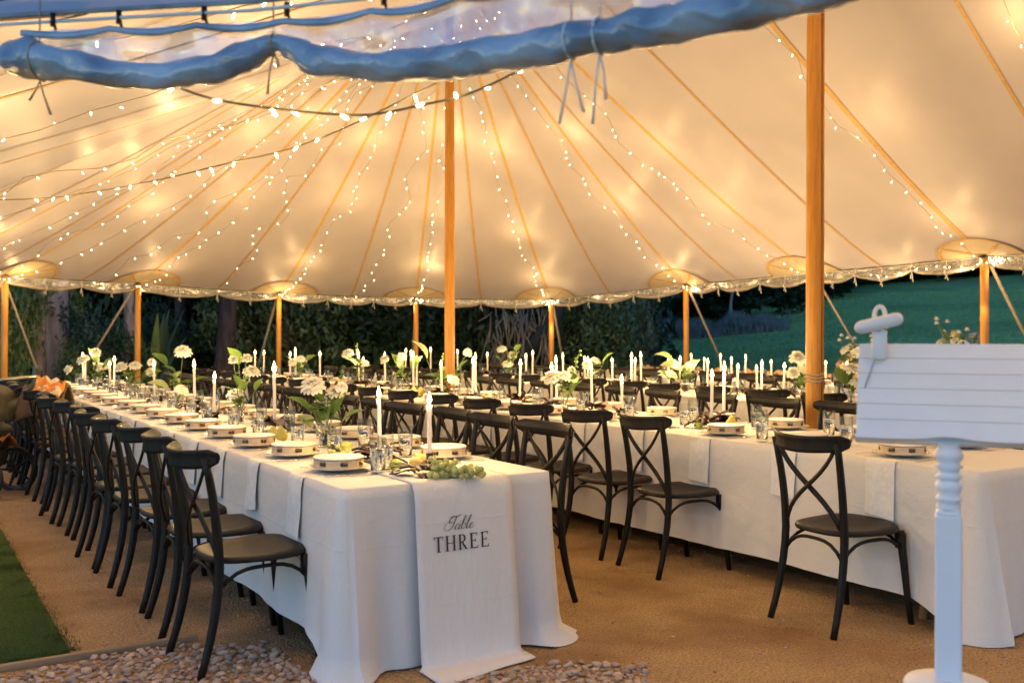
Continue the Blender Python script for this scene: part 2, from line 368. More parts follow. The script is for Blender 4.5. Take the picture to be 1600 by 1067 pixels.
ORD = ['first', 'second', 'third', 'fourth', 'fifth', 'sixth', 'seventh', 'eighth', 'ninth', 'tenth', 'eleventh', 'twelfth', 'thirteenth',
       'fourteenth', 'fifteenth', 'sixteenth', 'seventeenth', 'eighteenth', 'nineteenth', 'twentieth', 'twenty-first', 'twenty-second', 'twenty-third']
def smooth01(t): t = max(0, min(1, t)); return t * t * (3 - 2 * t)

# ------------------------------------------------------------------ terrain
def slope_k(u):
    pts = [(-3, .012), (-.1, .015), (.05, .03), (.167, .05), (.32, .078), (.51, .092), (3, .10)]
    for (a, ka), (b, kb) in zip(pts, pts[1:]):
        if u <= b: return ka + (kb - ka) * (u - a) / (b - a)
    return pts[-1][1]
def terr(x, y):
    X, Z = wc(x, y)
    if Z < 12: return 0.0
    d = max(0.0, Z - 18.0)
    u = X / max(Z, 1)
    h = slope_k(u) * (sqrt(d * d + 9) - 3)
    h += 0.25 * noise.noise(Vector((x * .05, y * .05, 0))) * min(1, d / 20) * (Z / 40)
    return h
def build_ground():
    mb = MB(); xs = np.concatenate([np.linspace(-400, -60, 12)[:-1], np.linspace(-60, 120, 91), np.linspace(120, 420, 12)[1:]])
    ys = np.concatenate([np.linspace(-300, -40, 8)[:-1], np.linspace(-40, 150, 96), np.linspace(150, 420, 10)[1:]])
    mb.grid([[(x, y, terr(x, y) - 0.012) for x in xs] for y in ys])
    o = obj('lawn', mb, M['lawn']); o['kind'] = 'structure'
    # packed sand floor under the tent
    mb = MB(); rings = []
    n = 64
    for r in (0.02, .3, .6, .85, 1.0):
        row = []
        for k in range(n + 1):
            a = 2 * pi * k / n
            wob = 1 + .03 * sin(3 * a) + .02 * sin(7 * a + 1)
            row.append((5.6 + 7.3 * r * wob * cos(a), 7.6 + 10.8 * r * wob * sin(a), 0.0))
        rings.append(row)
    mb.grid(rings[::-1]); o = obj('sand_floor', mb, M['sand']); o['kind'] = 'structure'
    # forest soil to the left and behind the far end
build_ground()

mb = MB(); mb.grid([[(-2.6, 4.62, .006), (-1, 4.62, .006), (0.68, 4.62, .006)], [(-2.6, 14, .006), (-1, 14, .006), (.74, 14, .006)]])
turf = tag(obj('turf_runner', mb, M['turf'], solid=.012), 'strip of green artificial turf laid along the sand beside the chairs', 'turf mat')
turf.location.z = .008

# grit on the sand
def grit():
    mb = MB()
    for i in range(11000):
        px = random.uniform(0, 1600); Z = random.uniform(3.8, 9) ** 1.0
        Z = 3.8 + (random.random() ** 1.8) * 6
        x, y = cw((px - 800) / F * Z, Z)
        if x < .7 and y > 4.6: continue
        s = random.uniform(.0015, .0045); a = random.uniform(0, 6)
        P = [(x + s * cos(a + q), y + s * sin(a + q), 0.0005) for q in (0, 2.1, 4.2)] + [(x, y, s * .9)]
        mb.add(P, [(0, 1, 3), (1, 2, 3), (2, 0, 3)])
    o = obj('sand_grit', mb, M['grit'], smooth=False); o['kind'] = 'stuff'
grit()

# pebble bed in front
def bed_edge(x):
    if x < 1.15: return 4.50
    if x < 2.4: return 4.50 - (x - 1.15) * 0.90
    return 3.375 - (x - 2.4) * 0.50
def pebbles():
    mb = MB(); row0 = []; row1 = []
    for k in range(34):
        x = -1.6 + k * .13
        row0.append((x, 1.6, 0.002)); row1.append((x, bed_edge(x) - .03 - .06 * max(0, x - 2.2), 0.004))
    mb.grid([row0, row1]); bed = obj('pebble_bed', mb, M['sand']); bed['kind'] = 'structure'
    shapes = []
    for i in range(7):
        b = MB(); b.ell((0, 0, 0), (1, .66 + .03 * i, .42), n=9, m=6, jit=.55, seed=i * 1.7); shapes.append(b)
    meshes = [b.mesh('pebble', M['pebble']) for b in shapes]
    spots = []
    cell = {}
    for t in range(24000):
        px = random.uniform(-80, 1010); Z = random.uniform(3.55, 5.1)
        x, y = cw((px - 800) / F * Z, Z)
        e = bed_edge(x) + random.uniform(-.05, .03) + .03 * sin(9 * x)
        if x > 1.1 and random.random() < .02: e += .1
        if y > e: continue
        if y > 3.44 and 1.455 < x < 2.72: continue
        s = random.choice([.011, .014, .017, .020, .024, .028])
        key = (int(x / .05), int(y / .05))
        ok = True
        for dx in (-1, 0, 1):
            for dy in (-1, 0, 1):
                for (qx, qy, qs) in cell.get((key[0] + dx, key[1] + dy), ()):
                    if (qx - x) ** 2 + (qy - y) ** 2 < ((qs + s) * .74) ** 2: ok = False
        if not ok: continue
        cell.setdefault(key, []).append((x, y, s)); spots.append((x, y, s))
    spots.sort(key=lambda q: q[0] ** 2 + q[1] ** 2 - 0.3 * q[2])
    vis = [q for q in spots if HOR + CAMZ * F / wc(q[0], q[1])[1] < 1085 and -10 < 800 + F * wc(q[0], q[1])[0] / wc(q[0], q[1])[1] < 990]
    vis.sort(key=lambda q: -q[2]); top = set(vis[:300])
    rest = MB()
    for (x, y, s) in spots:
        rot = (random.uniform(-.35, .35), random.uniform(-.35, .35), random.uniform(0, 6.28))
        z = s * .26 + random.uniform(0, .004)
        if (x, y, s) in top:
            o = link('pebble', random.choice(meshes), bed, (x, y, z), rot); o.scale = (s, s, s)
        else:
            Mx = Matrix.LocRotScale(Vector((x, y, z)), __import__('mathutils').Euler(rot), Vector((s, s, s)))
            src = random.choice(shapes); rest.add([Mx @ Vector(p) for p in src.v], src.f)
    o = obj('pebble_mass', rest, M['pebbles2'], parent=bed); o['kind'] = 'stuff'
    # timber edging strip
    b = MB(); b.box((-.35, 4.56, .012), (3.1, .03, .035))
    tag(obj('timber_edging', b, M['edging'], bevel=.004), 'thin timber edging strip between turf, sand and pebbles', 'edging')
pebbles()
def blades():
    rs_ = np.random.RandomState(4); n = 42000
    y = 4.63 + 4.6 * rs_.rand(n) ** 1.7; x = .70 - 1.3 * rs_.rand(n); x += .02 * rs_.randn(n) * (x > .66)
    a = rs_.rand(n) * 6.28; h = .008 + .012 * rs_.rand(n); w = .0022
    z0 = .019; lx, ly = .006 * np.cos(a * 3), .006 * np.sin(a * 3)
    V = np.stack([np.stack([x - w * np.cos(a), y - w * np.sin(a), np.full(n, z0)], 1), np.stack([x + w * np.cos(a), y + w * np.sin(a), np.full(n, z0)], 1), np.stack([x + lx, y + ly, z0 + h], 1)], 1).reshape(-1, 3)
    me = bpy.data.meshes.new('turf_blades'); me.from_pydata(V.tolist(), [], [(3 * i, 3 * i + 1, 3 * i + 2) for i in range(n)]); me.materials.append(M['turf'])
    o = link('turf_blades', me, turf); o.location.z = -.008; o['kind'] = 'stuff'
    # tufts on the lawn
    b = MB(); rr = random.Random(8)
    for k in range(26000):
        Z = 19 + 55 * rr.random() ** 1.4; u = rr.uniform(.08, .62); x, y = cw(u * Z, Z); g = terr(x, y) - .03; s = rr.uniform(.03, .075) * (1 + Z / 60); a = rr.uniform(0, 6.28)
        b.add([(x - s * .5 * cos(a), y - s * .5 * sin(a), g), (x + s * .5 * cos(a), y + s * .5 * sin(a), g), (x + rr.uniform(-.02, .02), y, g + s * 1.1)], [(0, 1, 2)])
    o = obj('grass_tufts', b, M['lawn'], smooth=False); o['kind'] = 'stuff'
    # stray stones and fallen bits on the sand
    b = MB()
    for k in range(260):
        Z = 4 + 5 * rr.random() ** 1.5; px = rr.uniform(100, 1600); x, y = cw((px - 800) / F * Z, Z)
        if x < .75 and y > 4.6: continue
        s = rr.uniform(.004, .011); b.ell((x, y, s * .3), (s, s * rr.uniform(.5, .9), s * .5), 6, 4, jit=.4, seed=k)
    o = obj('stray_stones', b, M['pebbles2']); o['kind'] = 'stuff'
blades()

# ------------------------------------------------------------------ the tent
PA, PB = Vector((6.0, 10.95, 5.90)), Vector((5.965, 5.16, 5.90))
def far_pole(px, Z, py):
    p = at(px, py, Z); return p
POLES = [far_pole(5, 14.0, 428), far_pole(214, 16.2, 441), far_pole(435, 18.5, 456), far_pole(650, 19.6, 464), far_pole(862, 19.0, 466),
         far_pole(1073, 16.8, 443), far_pole(1270, 14.3, 424), far_pole(1540, 11.5, 398),
         Vector((10.5, 3.6, 2.25)), Vector((9.2, .9, 2.22)), Vector((6.9, -.9, 2.2)), Vector((4.2, -1.0, 2.2))]
n1 = cw(1.35, 1.05); POLES.append(Vector((n1[0], n1[1], 2.2)))
n2 = cw(-1.95, 2.75); POLES.append(Vector((n2[0], n2[1], 2.22)))
POLES += [Vector((-.75, 6.2, 2.2)), Vector((-.75, 9.0, 2.2)), Vector((-.35, 11.6, 2.2)), Vector((.4, 13.9, 2.2))]
NP = len(POLES); NEAR = 12
near_pts = [(1.35, 1.05), (1.0, 1.5), (.75, 1.76), (.55, 1.93), (.27, 2.14), (.086, 2.25), (-.15, 2.37), (-.31, 2.45), (-.58, 2.54), (-.79, 2.57), (-1.02, 2.60), (-1.2, 2.62), (-1.95, 2.75)]
CEN = Vector((6, 8.05, 0))
SUB = 12
def bay(i):                     # SUB+1 eave points of bay i
    a, b = POLES[i], POLES[(i + 1) % NP]; out = []
    if i == NEAR:
        L = [0]
        for p, q in zip(near_pts, near_pts[1:]): L.append(L[-1] + sqrt((p[0] - q[0]) ** 2 + (p[1] - q[1]) ** 2))
        for k in range(SUB + 1):
            s = L[-1] * k / SUB; j = 0
            while j < len(L) - 2 and L[j + 1] < s: j += 1
            f = (s - L[j]) / (L[j + 1] - L[j])
            X = near_pts[j][0] * (1 - f) + near_pts[j + 1][0] * f; Z = near_pts[j][1] * (1 - f) + near_pts[j + 1][1] * f
            x, y = cw(X, Z); out.append(Vector((x, y, 2.2 + .036 * sin(pi * k / SUB) ** .4)))
        return out
    d = (b - a); nrm = Vector((-d.y, d.x, 0)).normalized()
    if nrm.dot(CEN - a) < 0: nrm = -nrm
    for k in range(SUB + 1):
        t = k / SUB; p = a.lerp(b, t) + nrm * .14 * 4 * t * (1 - t); p.z -= .03 * sin(pi * t); out.append(p)
    return out
BAYS = [bay(i) for i in range(NP)]
def ridge(e):
    y = max(PB.y, min(PA.y, e.y)); s = (y - PB.y) / (PA.y - PB.y)
    return Vector((6.0, y, 5.90 - .8 * sin(pi * s) ** .8 if 0 < s < 1 else 5.90))
def roofpt(e, t, dz=0.0):
    r = ridge(e); g = (1 - t) ** 1.14
    # soft cap around the peak
    return Vector((r.x + (e.x - r.x) * t, r.y + (e.y - r.y) * t, e.z + (r.z - e.z) * g + dz))
tent = thing('marquee_tent', 'large cream sailcloth tent with two tall pine poles over the tables', 'tent', (0, 0, 0))
NR = 54
mb = MB(); eave = [p for b in BAYS for p in b[:-1]]; eave.append(eave[0])
mb.grid([[roofpt(e, j / NR) for e in eave] for j in range(NR + 1)])
roof = obj('canvas_roof', mb, M['canvas'], tent)
# hem along the eave
mb = MB(); mb.grid([[e + Vector((0, 0, z)) for e in eave] for z in (.003, -.009)])
obj('eave_hem', mb, M['rollfar'], tent, solid=.006)
mb = MB(); mb.tube([e + Vector((0, 0, -.026)) for e in eave], .005, 6, cap=False); obj('eave_rope', mb, M['rope'], tent)
# seams
def seam(e, w, name='seam'):
    tdir = Vector((e.x - 6, e.y - ridge(e).y, 0)).normalized(); side = Vector((-tdir.y, tdir.x, 0))
    mb = MB(); rows = []
    for j in range(0, 25):
        t = .02 + .98 * j / 24; p = roofpt(e, t, -.008)
        rows.append([p - side * w, p + side * w])
    mb.grid(rows); return obj(name, mb, M['seam'], tent)
for i in range(NP):
    seam(BAYS[i][0], .030); seam(BAYS[i][SUB // 2], .017)
# ridge band
mb = MB(); rows = []
for k in range(17):
    p = ridge(Vector((0, PB.y + (PA.y - PB.y) * k / 16, 0))); rows.append([p + Vector((-.03, 0, -.02)), p + Vector((.03, 0, -.02))])
mb.grid(rows); obj('ridge_band', mb, M['seam'], tent)
# reinforcement patches at each pole top
def patch(i):
    c = POLES[i]; prev = BAYS[i - 1]; nxt = BAYS[i]
    R0 = .56 if i == 7 else .68
    def surf(ang, r):          # ang 0..pi sweeps from one eave side to the other, on the roof surface
        # along eave param then inward
        u = cos(ang) * r; v = sin(ang) * r * .72
        a = nxt if u >= 0 else list(reversed(prev))
        L = (a[-1] - a[0]).length; k = min(SUB - 1e-3, abs(u) / L * SUB); j = int(k); e = a[j].lerp(a[j + 1], k - j)
        rr = ridge(e); D = Vector((e.x - rr.x, e.y - rr.y, 0)).length
        return roofpt(e, 1 - v / D, -.016)
    m1 = MB(); m1.grid([[surf(pi * q / 20, R0 * (j + .02) / 4) for q in range(21)] for j in range(5)])
    o = obj('reinforcement_patch', m1, M['patch'], tent)
    m2 = MB(); m2.grid([[surf(pi * q / 28, r) + Vector((0, 0, -.006)) for q in range(29)] for r in (R0 - .03, R0 + .012)])
    obj('patch_ring', m2, M['seam'], o)
    for q in (.25, .75):
        m3 = MB(); a0 = pi * q; m3.grid([[surf(a0 - .02 / max(r, .1), r) + Vector((0, 0, -.007)), surf(a0 + .02 / max(r, .1), r) + Vector((0, 0, -.007))] for r in [R0 * (j + .3) / 6.3 for j in range(7)]])
        obj('patch_spoke', m3, M['seam'], o)
for i in range(NP): patch(i)
# side poles, straps
for i, p in enumerate(POLES):
    out = Vector((p.x - ridge(p).x, p.y - ridge(p).y, 0)).normalized()
    lean = out * -.03
    g = terr(p.x, p.y)
    mb = MB(); top = p + Vector((0, 0, -.04)) - out * .03
    bot = Vector((top.x - lean.x, top.y - lean.y, g))
    mb.tube([bot, bot.lerp(top, .5), top], [.045, .047, .046], 12)
    po = obj('side_pole', mb, M['pole'], tent)
    mb = MB(); mb.lathe([(.05, -.0), (.052, .02), (.03, .03), (.008, .03), (.008, .09)], 12, c=tuple(top), cap0=True, cap1=True)
    obj('pole_cap', mb, M['holder'], po)
    if i in (NEAR, NEAR + 1): continue
    st = p + out * 2.0; st.z = terr(st.x, st.y)
    if i == 0: st = p + Vector((.9, 1.6, 0)); st.z = 0
    if i == 1: st = p + (Vector((-1.0, 1.6, 0))); st.z = 0
    side = Vector((-out.y, out.x, 0)) * .022
    mb = MB(); a = p + Vector((0, 0, -.02)); mb.grid([[a - side, a + side], [st - side, st + side]])
    s = obj('guy_strap', mb, M['strap'], tent, solid=.004)
    mb = MB(); q = a.lerp(st, .62); rotm = (st - a).to_track_quat('X', 'Z').to_matrix()
    mb.box(q, (.14, .06, .04), rotm); mb.box(q + Vector((0, 0, .03)), (.10, .05, .03), rotm @ Matrix.Rotation(.4, 3, 'Y'))
    obj('ratchet', mb, M['metal'], s, bevel=.005)
    mb = MB(); mb.tube([st + Vector((0, 0, -.2)), st + Vector((0, 0, .18)) + out * .05], .015, 8); obj('ground_stake', mb, M['metal'], tent)
# two big centre poles, square-edged laminated pine with rope lashing
def main_pole(P, r, lash):
    mb = MB(); n = 14; prof = [(r * 1.0, 0), (r * 1.0, 1.0), (r * .99, 3), (r * .9, 4.6), (r * .7, P.z + .02)]
    mb.lathe(prof, n, c=(P.x, P.y, 0), cap0=True, cap1=True)
    o = obj('centre_pole', mb, M['pole'], tent)
    if lash:
        for z in (1.03, 1.055, 1.08):
            mb = MB(); mb.tube([(P.x + (r + .008) * cos(a * pi / 8), P.y + (r + .008) * sin(a * pi / 8), z + .006 * sin(a)) for a in range(17)], .007, 6); obj('rope_lashing', mb, M['polerope'], o)
        mb = MB(); s = Vector((CA, -SA, 0)); q = Vector((P.x, P.y, 0)) + s * (r + .012)
        mb.tube([q + Vector((0, 0, .02)), q + Vector((0, 0, 5.0))], .012, 6); obj('pole_conduit', mb, M['pole'], o)
    mb = MB(); mb.lathe([(.02, .0), (.30, -.16), (.305, -.17), (.02, -.03)], 24, c=(P.x, P.y, P.z)); obj('peak_plate', mb, M['holder'], o)
main_pole(PA, .064, False); main_pole(PB, .056, True)

# rolled clear curtains
def tie(parent, c, r, tdir, lens=(.12, .16), m=None, w=.004):
    m = m or M['rope']
    side = Vector((tdir.x, tdir.y, 0)).normalized(); nrm = Vector((-side.y, side.x, 0))
    mb = MB(); pts = [c + nrm * (r * 1.1) * cos(a) + Vector((0, 0, (r * 1.1) * sin(a))) for a in [2 * pi * k / 10 for k in range(11)]]
    mb.tube(pts, w * 1.3, 5)
    for s, L in zip((-1, 1), lens):
        p0 = c + Vector((0, 0, -r * 1.1)); mb.tube([p0, p0 + side * s * .01 + Vector((0, 0, -L * .4)), p0 + side * s * (.012 + .02 * random.random()) + Vector((0, 0, -L))], [w, w, w * 1.6], 5)
    p0 = c + Vector((0, 0, r)); mb.tube([p0, p0 + Vector((0, 0, .17 - r))], w, 4)
    return obj('tie', mb, m, parent)
BAYN = {17: 'left edge', 0: 'left-hand tree trunk', 1: 'dark shrubs left of centre', 2: 'middle of the dark trees', 3: 'far-end middle behind the tall pole', 4: 'leafy bank at centre right',
        5: 'reed bed', 6: 'open lawn right of the tall pole', 7: 'lawn at the right edge'}
for i in range(NP):
    if i == NEAR or i in (8, 9, 10, 11, 13, 14, 15): continue
    cu = thing('rolled_curtain', 'clear curtain rolled up under the eave, before the ' + BAYN.get(i, 'left side of the tent'), 'curtain', (0, 0, 0), group='rolled clear curtains under the eave')
    pts = BAYS[i]; ctr = []; NS = 36; nsc = random.choice([1, 2]); ph = random.random()
    for k in range(NS + 1):
        u = k / NS * SUB; j = min(SUB - 1, int(u)); e = pts[j].lerp(pts[j + 1], u - j)
        s = abs(sin(pi * (k / NS) * (nsc + 1))) ** .7
        dz = -.085 - .075 * s - .015 * noise.noise(Vector((k * .3, i, 0)))
        ctr.append((e + Vector((0, 0, dz)), .019 + .012 * s + .006 * noise.noise(Vector((k * .6, i * 3, 0)))))
    mb = MB(); mb.tube([c for c, r in ctr], [r for c, r in ctr], 9); obj('roll', mb, M['rollfar'], cu)
    mb = MB(); rows = []
    for f in (0, .35, .7, 1):
        row = []
        for k, (c, r) in enumerate(ctr):
            u = k / NS * SUB; j = min(SUB - 1, int(u)); e = pts[j].lerp(pts[j + 1], u - j) + Vector((0, 0, -.035))
            p = e.lerp(c, f) + Vector((.02 * noise.noise(Vector((k * .5, f * 2, i))), .02 * noise.noise(Vector((k * .5, f * 2, i + 9))), 0)) * (1 if 0 < f < 1 else 0)
            row.append(p)
        rows.append(row)
    mb.grid(rows); obj('clear_sheet', mb, M['vinylfar'], cu)
    for q in range(1, nsc + 1):
        k = int(NS * q / (nsc + 1)); tie(cu, ctr[k][0], ctr[k][1] + .004, ctr[k + 1][0] - ctr[k][0], (.09, .13))
    for q in range(nsc + 1):
        k = int(NS * (q + .5) / (nsc + 1)); tie(cu, ctr[k][0], ctr[k][1] + .004, ctr[k + 1][0] - ctr[k][0], (.04, .06))
# near curtain, big at the top of the picture
cu = thing('rolled_curtain', 'blue-lit clear curtain rolled up along the near eave overhead', 'curtain', (0, 0, 0), group='rolled clear curtains under the eave')
RL = [(8, 88, 34), (22, 92, 52), (45, 92, 66), (70, 98, 56), (110, 103, 46), (180, 117, 42), (250, 121, 40), (330, 110, 44), (385, 92, 48), (420, 74, 34), (436, 68, 26), (455, 77, 38), (500, 98, 50),
      (560, 104, 42), (600, 106, 46), (660, 103, 50), (700, 98, 55), (780, 87, 56), (860, 74, 60), (905, 63, 54), (950, 57, 54), (1000, 47, 62), (1120, 25, 62), (1250, -8, 66), (1400, -55, 66), (1560, -110, 60)]
def nearZ(px):
    k = (px - 800) / F; pp = near_pts[::-1]
    for (a, b), (c, d) in zip(pp, pp[1:]):
        ka, kb = a / b, c / d
        if ka <= k <= kb:
            lo, hi = 0, 1
            for _ in range(30):
                m = (lo + hi) / 2; X = a + (c - a) * m; Z = b + (d - b) * m
                if X / Z < k: lo = m
                else: hi = m
            return Z
    return 2.6
cr = []
for (a, ya, da), (b, yb, db) in zip(RL, RL[1:]):
    nseg = max(2, int((b - a) / 6))
    for k in range(nseg):
        t = k / nseg; px = a + (b - a) * t; st = t * t * (3 - 2 * t); py = ya + (yb - ya) * st; dd = da + (db - da) * st; Z = nearZ(px)
        cr.append((px, at(px, py, Z), dd / 2 * Z / F, Z))
mb = MB(); V = []; n = 28
for idx, (px, c, r, Z) in enumerate(cr):
    t = (cr[min(idx + 3, len(cr) - 1)][1] - cr[max(0, idx - 3)][1]).normalized(); a = (Vector((0, 0, 1)) - t * t.z).normalized(); b = t.cross(a)
    row = []
    for k in range(n + 1):
        th = 2 * pi * (k % n) / n
        rr = r * (1.0 + .03 * abs(noise.noise(Vector((px * .05 + 3.5 * th / 3, 1.0 * sin(th), 21)))) + .10 * noise.noise(Vector((px * .03 + 2.2 * cos(th), 1.6 * sin(th), 3))) + .05 * noise.noise(Vector((px * .05 + cos(th) * 2, 2 * sin(th), 8))) + .05 * sin(th * 3 + px * .05))
        row.append(c + a * rr * cos(th) + b * rr * sin(th))
    V.append(row)
mb.grid(V); mb.ell(cr[0][1], (cr[0][2] * .8,) * 3, 12, 8, jit=.3)
obj('roll', mb, M['roll'], cu)
def eave_near(px):
    Z = nearZ(px); x, y = cw((px - 800) / F * Z, Z); return Vector((x, y, 2.236))
cols = [c for c in cr if c[0] > 30]
mb = MB(); rows = []
for f in (0, .2, .4, .6, .8, 1):
    row = []
    for px, c, r, Z in cols:
        e = eave_near(px) + Vector((0, 0, -.056)); p = e.lerp(c, f)
        am = .03 * 4 * f * (1 - f); row.append(p + Vector((noise.noise(Vector((px * .012, f * 2, 1))), noise.noise(Vector((px * .02, f * 2, 5))), noise.noise(Vector((px * .02, f, 7))) * .4)) * am)
    rows.append(row)
mb.grid(rows); obj('clear_sheet', mb, M['vinyl'], cu)
# canvas border on the clear sheet
mb = MB(); row0 = []; row1 = []
for px, c, r, Z in cols:
    sc_ = .5 + .5 * abs(sin((px - 40) * pi / 135)); e = eave_near(px) + Vector((SA * -.01, CA * -.01, -.044 - .022 * sc_)); row0.append(e); row1.append(e + Vector((0, 0, -.010 - .010 * sc_)))
mb.grid([row0, row1]); obj('sheet_border', mb, M['roll'], cu, solid=.004)
for px, lens in ((62, (.05, .09)), (432, (.10, .03)), (893, (.14, .12)), (938, (.15, .10))):
    i = min(range(len(cr)), key=lambda q: abs(cr[q][0] - px)); tie(cu, cr[i][1], cr[i][2] * .96, cr[i + 1][1] - cr[i][1], lens, M['rope'] if px > 800 else M['polerope'], .0024)
for px in (84, 187, 320, 449, 600, 760, 910, 1060):
    e = eave_near(px); b = MB(); b.box(e + Vector((0, 0, -.03)), (.012, .012, .035)); b.tube([e + Vector((0, 0, -.02)), e + Vector((.01, 0, -.07))], .004, 6); obj('toggle', b, M['holder'], cu)

# ------------------------------------------------------------------ fairy lights
NL = [0]
def bulb_geo(mb, p, d, s=1.0):
    d = d.normalized(); mb.tube([p, p + d * .012 * s, p + d * .030 * s], [.0045 * s, .0062 * s, .0045 * s], 6)
def string(label, path, spacing=.2, light_every=4, near=False, power=1.0, size=1.0, far_lamps=False, jit=0.0):
    st = thing('fairy_light_string', label, 'fairy lights', (0, 0, 0), group='strings of fairy lights under the tent roof')
    pts = [Vector(p) for p in path]; sd_ = random.uniform(0, 99)
    if jit: pts = [p + jit * min(1, k / 3, (len(pts) - 1 - k) / 3) * Vector((noise.noise(Vector((k * .45, sd_, 0))), noise.noise(Vector((k * .45, sd_, 7))), .6 * noise.noise(Vector((k * .45, sd_, 13))) - .1)) for k, p in enumerate(pts)]
    mb = MB(); mb.tube(pts, .0028 if not near else .004, 5, cap=False); obj('cable', mb, M['cable'], st)
    L = [0.0]
    for a, b in zip(pts, pts[1:]): L.append(L[-1] + (b - a).length)
    s = random.uniform(.05, spacing); k = 0; bm = MB()
    while s < L[-1]:
        j = max(0, min(len(L) - 2, next((q - 1 for q in range(1, len(L)) if L[q] >= s), len(L) - 2)))
        p = pts[j].lerp(pts[j + 1], (s - L[j]) / max(1e-6, L[j + 1] - L[j]))
        d = Vector((random.uniform(-.8, .8), random.uniform(-.8, .8), random.uniform(-1.2, .3))); p = p + Vector((random.uniform(-.03, .03), random.uniform(-.03, .03), random.uniform(-.03, 0))) * (0 if near else 1)
        if near:
            b1 = MB(); bulb_geo(b1, p, d, size); obj('bulb', b1, M['bulb'], st)
        else: bulb_geo(bm, p, d, size * random.uniform(.6, .85))
        if light_every and k % light_every == light_every // 2 and (near or s > .28 * L[-1]): 
            if near or not far_lamps: lamp('bulb_light', p + Vector((0, 0, -.06)), BULB_W * power, st, r=.03)
            else:
                odd = (k // light_every) % 2
                lamp('bulb_light', p + Vector((0, 0, -.50 if odd else -.12)), BULB_W * power * (2.2 if odd else 2.9), st, r=.12 if odd else .05)  # alternate lamps hang well below any bulb, added to spread light downwards
            NL[0] += 1
        k += 1; s += spacing * random.uniform(.45, 1.55)
    if not near:
        o = obj('bulbs', bm, M['bulb'], st); o['kind'] = 'stuff'
    return st
def radial(e, peak, sag, t0=.06, t1=1.0, n=26, lat=0.0):
    out = []; tdir = Vector((e.x - ridge(e).x, e.y - ridge(e).y, 0)).normalized(); side = Vector((-tdir.y, tdir.x, 0))
    for k in range(n):
        t = t0 + (t1 - t0) * k / (n - 1); p = roofpt(e, t)
        p.z -= .07 + sag * 4 * t * (1 - t); p += side * lat * 4 * t * (1 - t); out.append(p)
    return out
SN = ['pole at the left edge', 'second pole from the left', 'third pole from the left', 'far pole left of the tall pole', 'far pole with the bunched bulbs', 'pole before the reed bed', 'pole hidden by the nearer tall pole', 'pole at the right edge']
for i in (0, 1, 2, 3, 4, 5, 6, 7, 8, 9, 10, 11, 12, 13, 14, 15, 16, 17):
    nm = SN[i] if i < 8 else None
    lab = 'fairy light string from the tent peak to the ' + nm if nm else {8: 'fairy light string crossing the top right corner', 16: 'upper fairy light string running off the left edge', 17: 'lower fairy light string running off the left edge'}.get(i, 'fairy light string under the near roof overhead, %s of those round from the right' % ORD[i - 9])
    string(lab, radial(POLES[i], None, .22 + .08 * random.random(), lat=random.uniform(-.25, .25)), spacing=.23, light_every=4, far_lamps=True, jit=.16, power=.78 if i < 8 else 1.3 if i in (13, 14, 15) else .9)
for j, i in enumerate((17, 0, 1, 2)):
    e = BAYS[i][SUB // 2]
    string('extra fairy light string in the left bay, %s one' % ORD[j], radial(e, None, .15, lat=.25 * (-1) ** j), spacing=.30, light_every=0, jit=.3)
# bunched bulbs at pole tops
for i, nb, w in ((4, 26, 2.0), (3, 12, 1.0), (7, 30, 2.0), (5, 7, .8), (2, 3, .0), (1, 6, .6), (6, 6, .8), (0, 10, .8)):
    p = POLES[i]; a = BAYS[i][1] - POLES[i]; a.normalize(); path = []
    for k in range(30):
        path.append(p + a * (.16 * sin(k * 1.3) + (.0 if i != 4 else -.18 * (k / 30))) + Vector((0, 0, -.06 + .05 * sin(k * 2.1))) + Vector((.05 * cos(k * .9) - .1 * SA, .05 * sin(k * .7) - .1 * CA, 0)))
    string('bunched fairy lights knotted round the ' + SN[i], path, spacing=3.6 / max(nb, 1), light_every=0 if not w else max(2, nb // 2), power=w)
# garland along the right-hand eave
path = [BAYS[6][k] + Vector((-.1, -.05, -.10 - .03 * sin(k * 1.2))) for k in range(5, 13)] ; string('fairy lights running along the eave to the right-edge pole', path, spacing=.16, light_every=7)
# near strings crossing the opening
def px_path(L, n=10):
    pts = []
    for (a, b) in zip(L, L[1:]):
        for k in range(n):
            t = k / n; pts.append(at(a[0] + (b[0] - a[0]) * t, a[1] + (b[1] - a[1]) * t, a[2] + (b[2] - a[2]) * t))
    pts.append(at(*L[-1])); return pts
def smooth_px(L):
    out = []
    for i in range(len(L) - 1):
        p0 = L[max(i - 1, 0)]; p1 = L[i]; p2 = L[i + 1]; p3 = L[min(i + 2, len(L) - 1)]
        for k in range(6):
            t = k / 6; out.append(tuple(.5 * ((2 * p1[q]) + (-p0[q] + p2[q]) * t + (2 * p0[q] - 5 * p1[q] + 4 * p2[q] - p3[q]) * t * t + (-p0[q] + 3 * p1[q] - 3 * p2[q] + p3[q]) * t ** 3) for q in range(3)))
    out.append(L[-1]); return out
string('nearest fairy light string with large bulbs, below the near curtain', px_path(smooth_px([(230, 118, 2.8), (320, 152, 2.82), (400, 167, 2.84), (500, 178, 2.86), (580, 180, 2.88), (660, 165, 2.9), (740, 145, 2.9), (850, 92, 2.9)]), 1), spacing=.10, light_every=7, near=True, power=.2, size=.85)
string('long fairy light string sweeping from the left edge up to the near curtain', px_path(smooth_px([(-60, 312, 6.6), (60, 311, 6.0), (160, 298, 5.6), (260, 279, 5.0), (360, 255, 4.4), (450, 234, 4.0), (540, 200, 3.6), (640, 152, 3.3), (720, 112, 3.1)]), 1), spacing=.27, light_every=5, near=True, power=.28, size=.85)

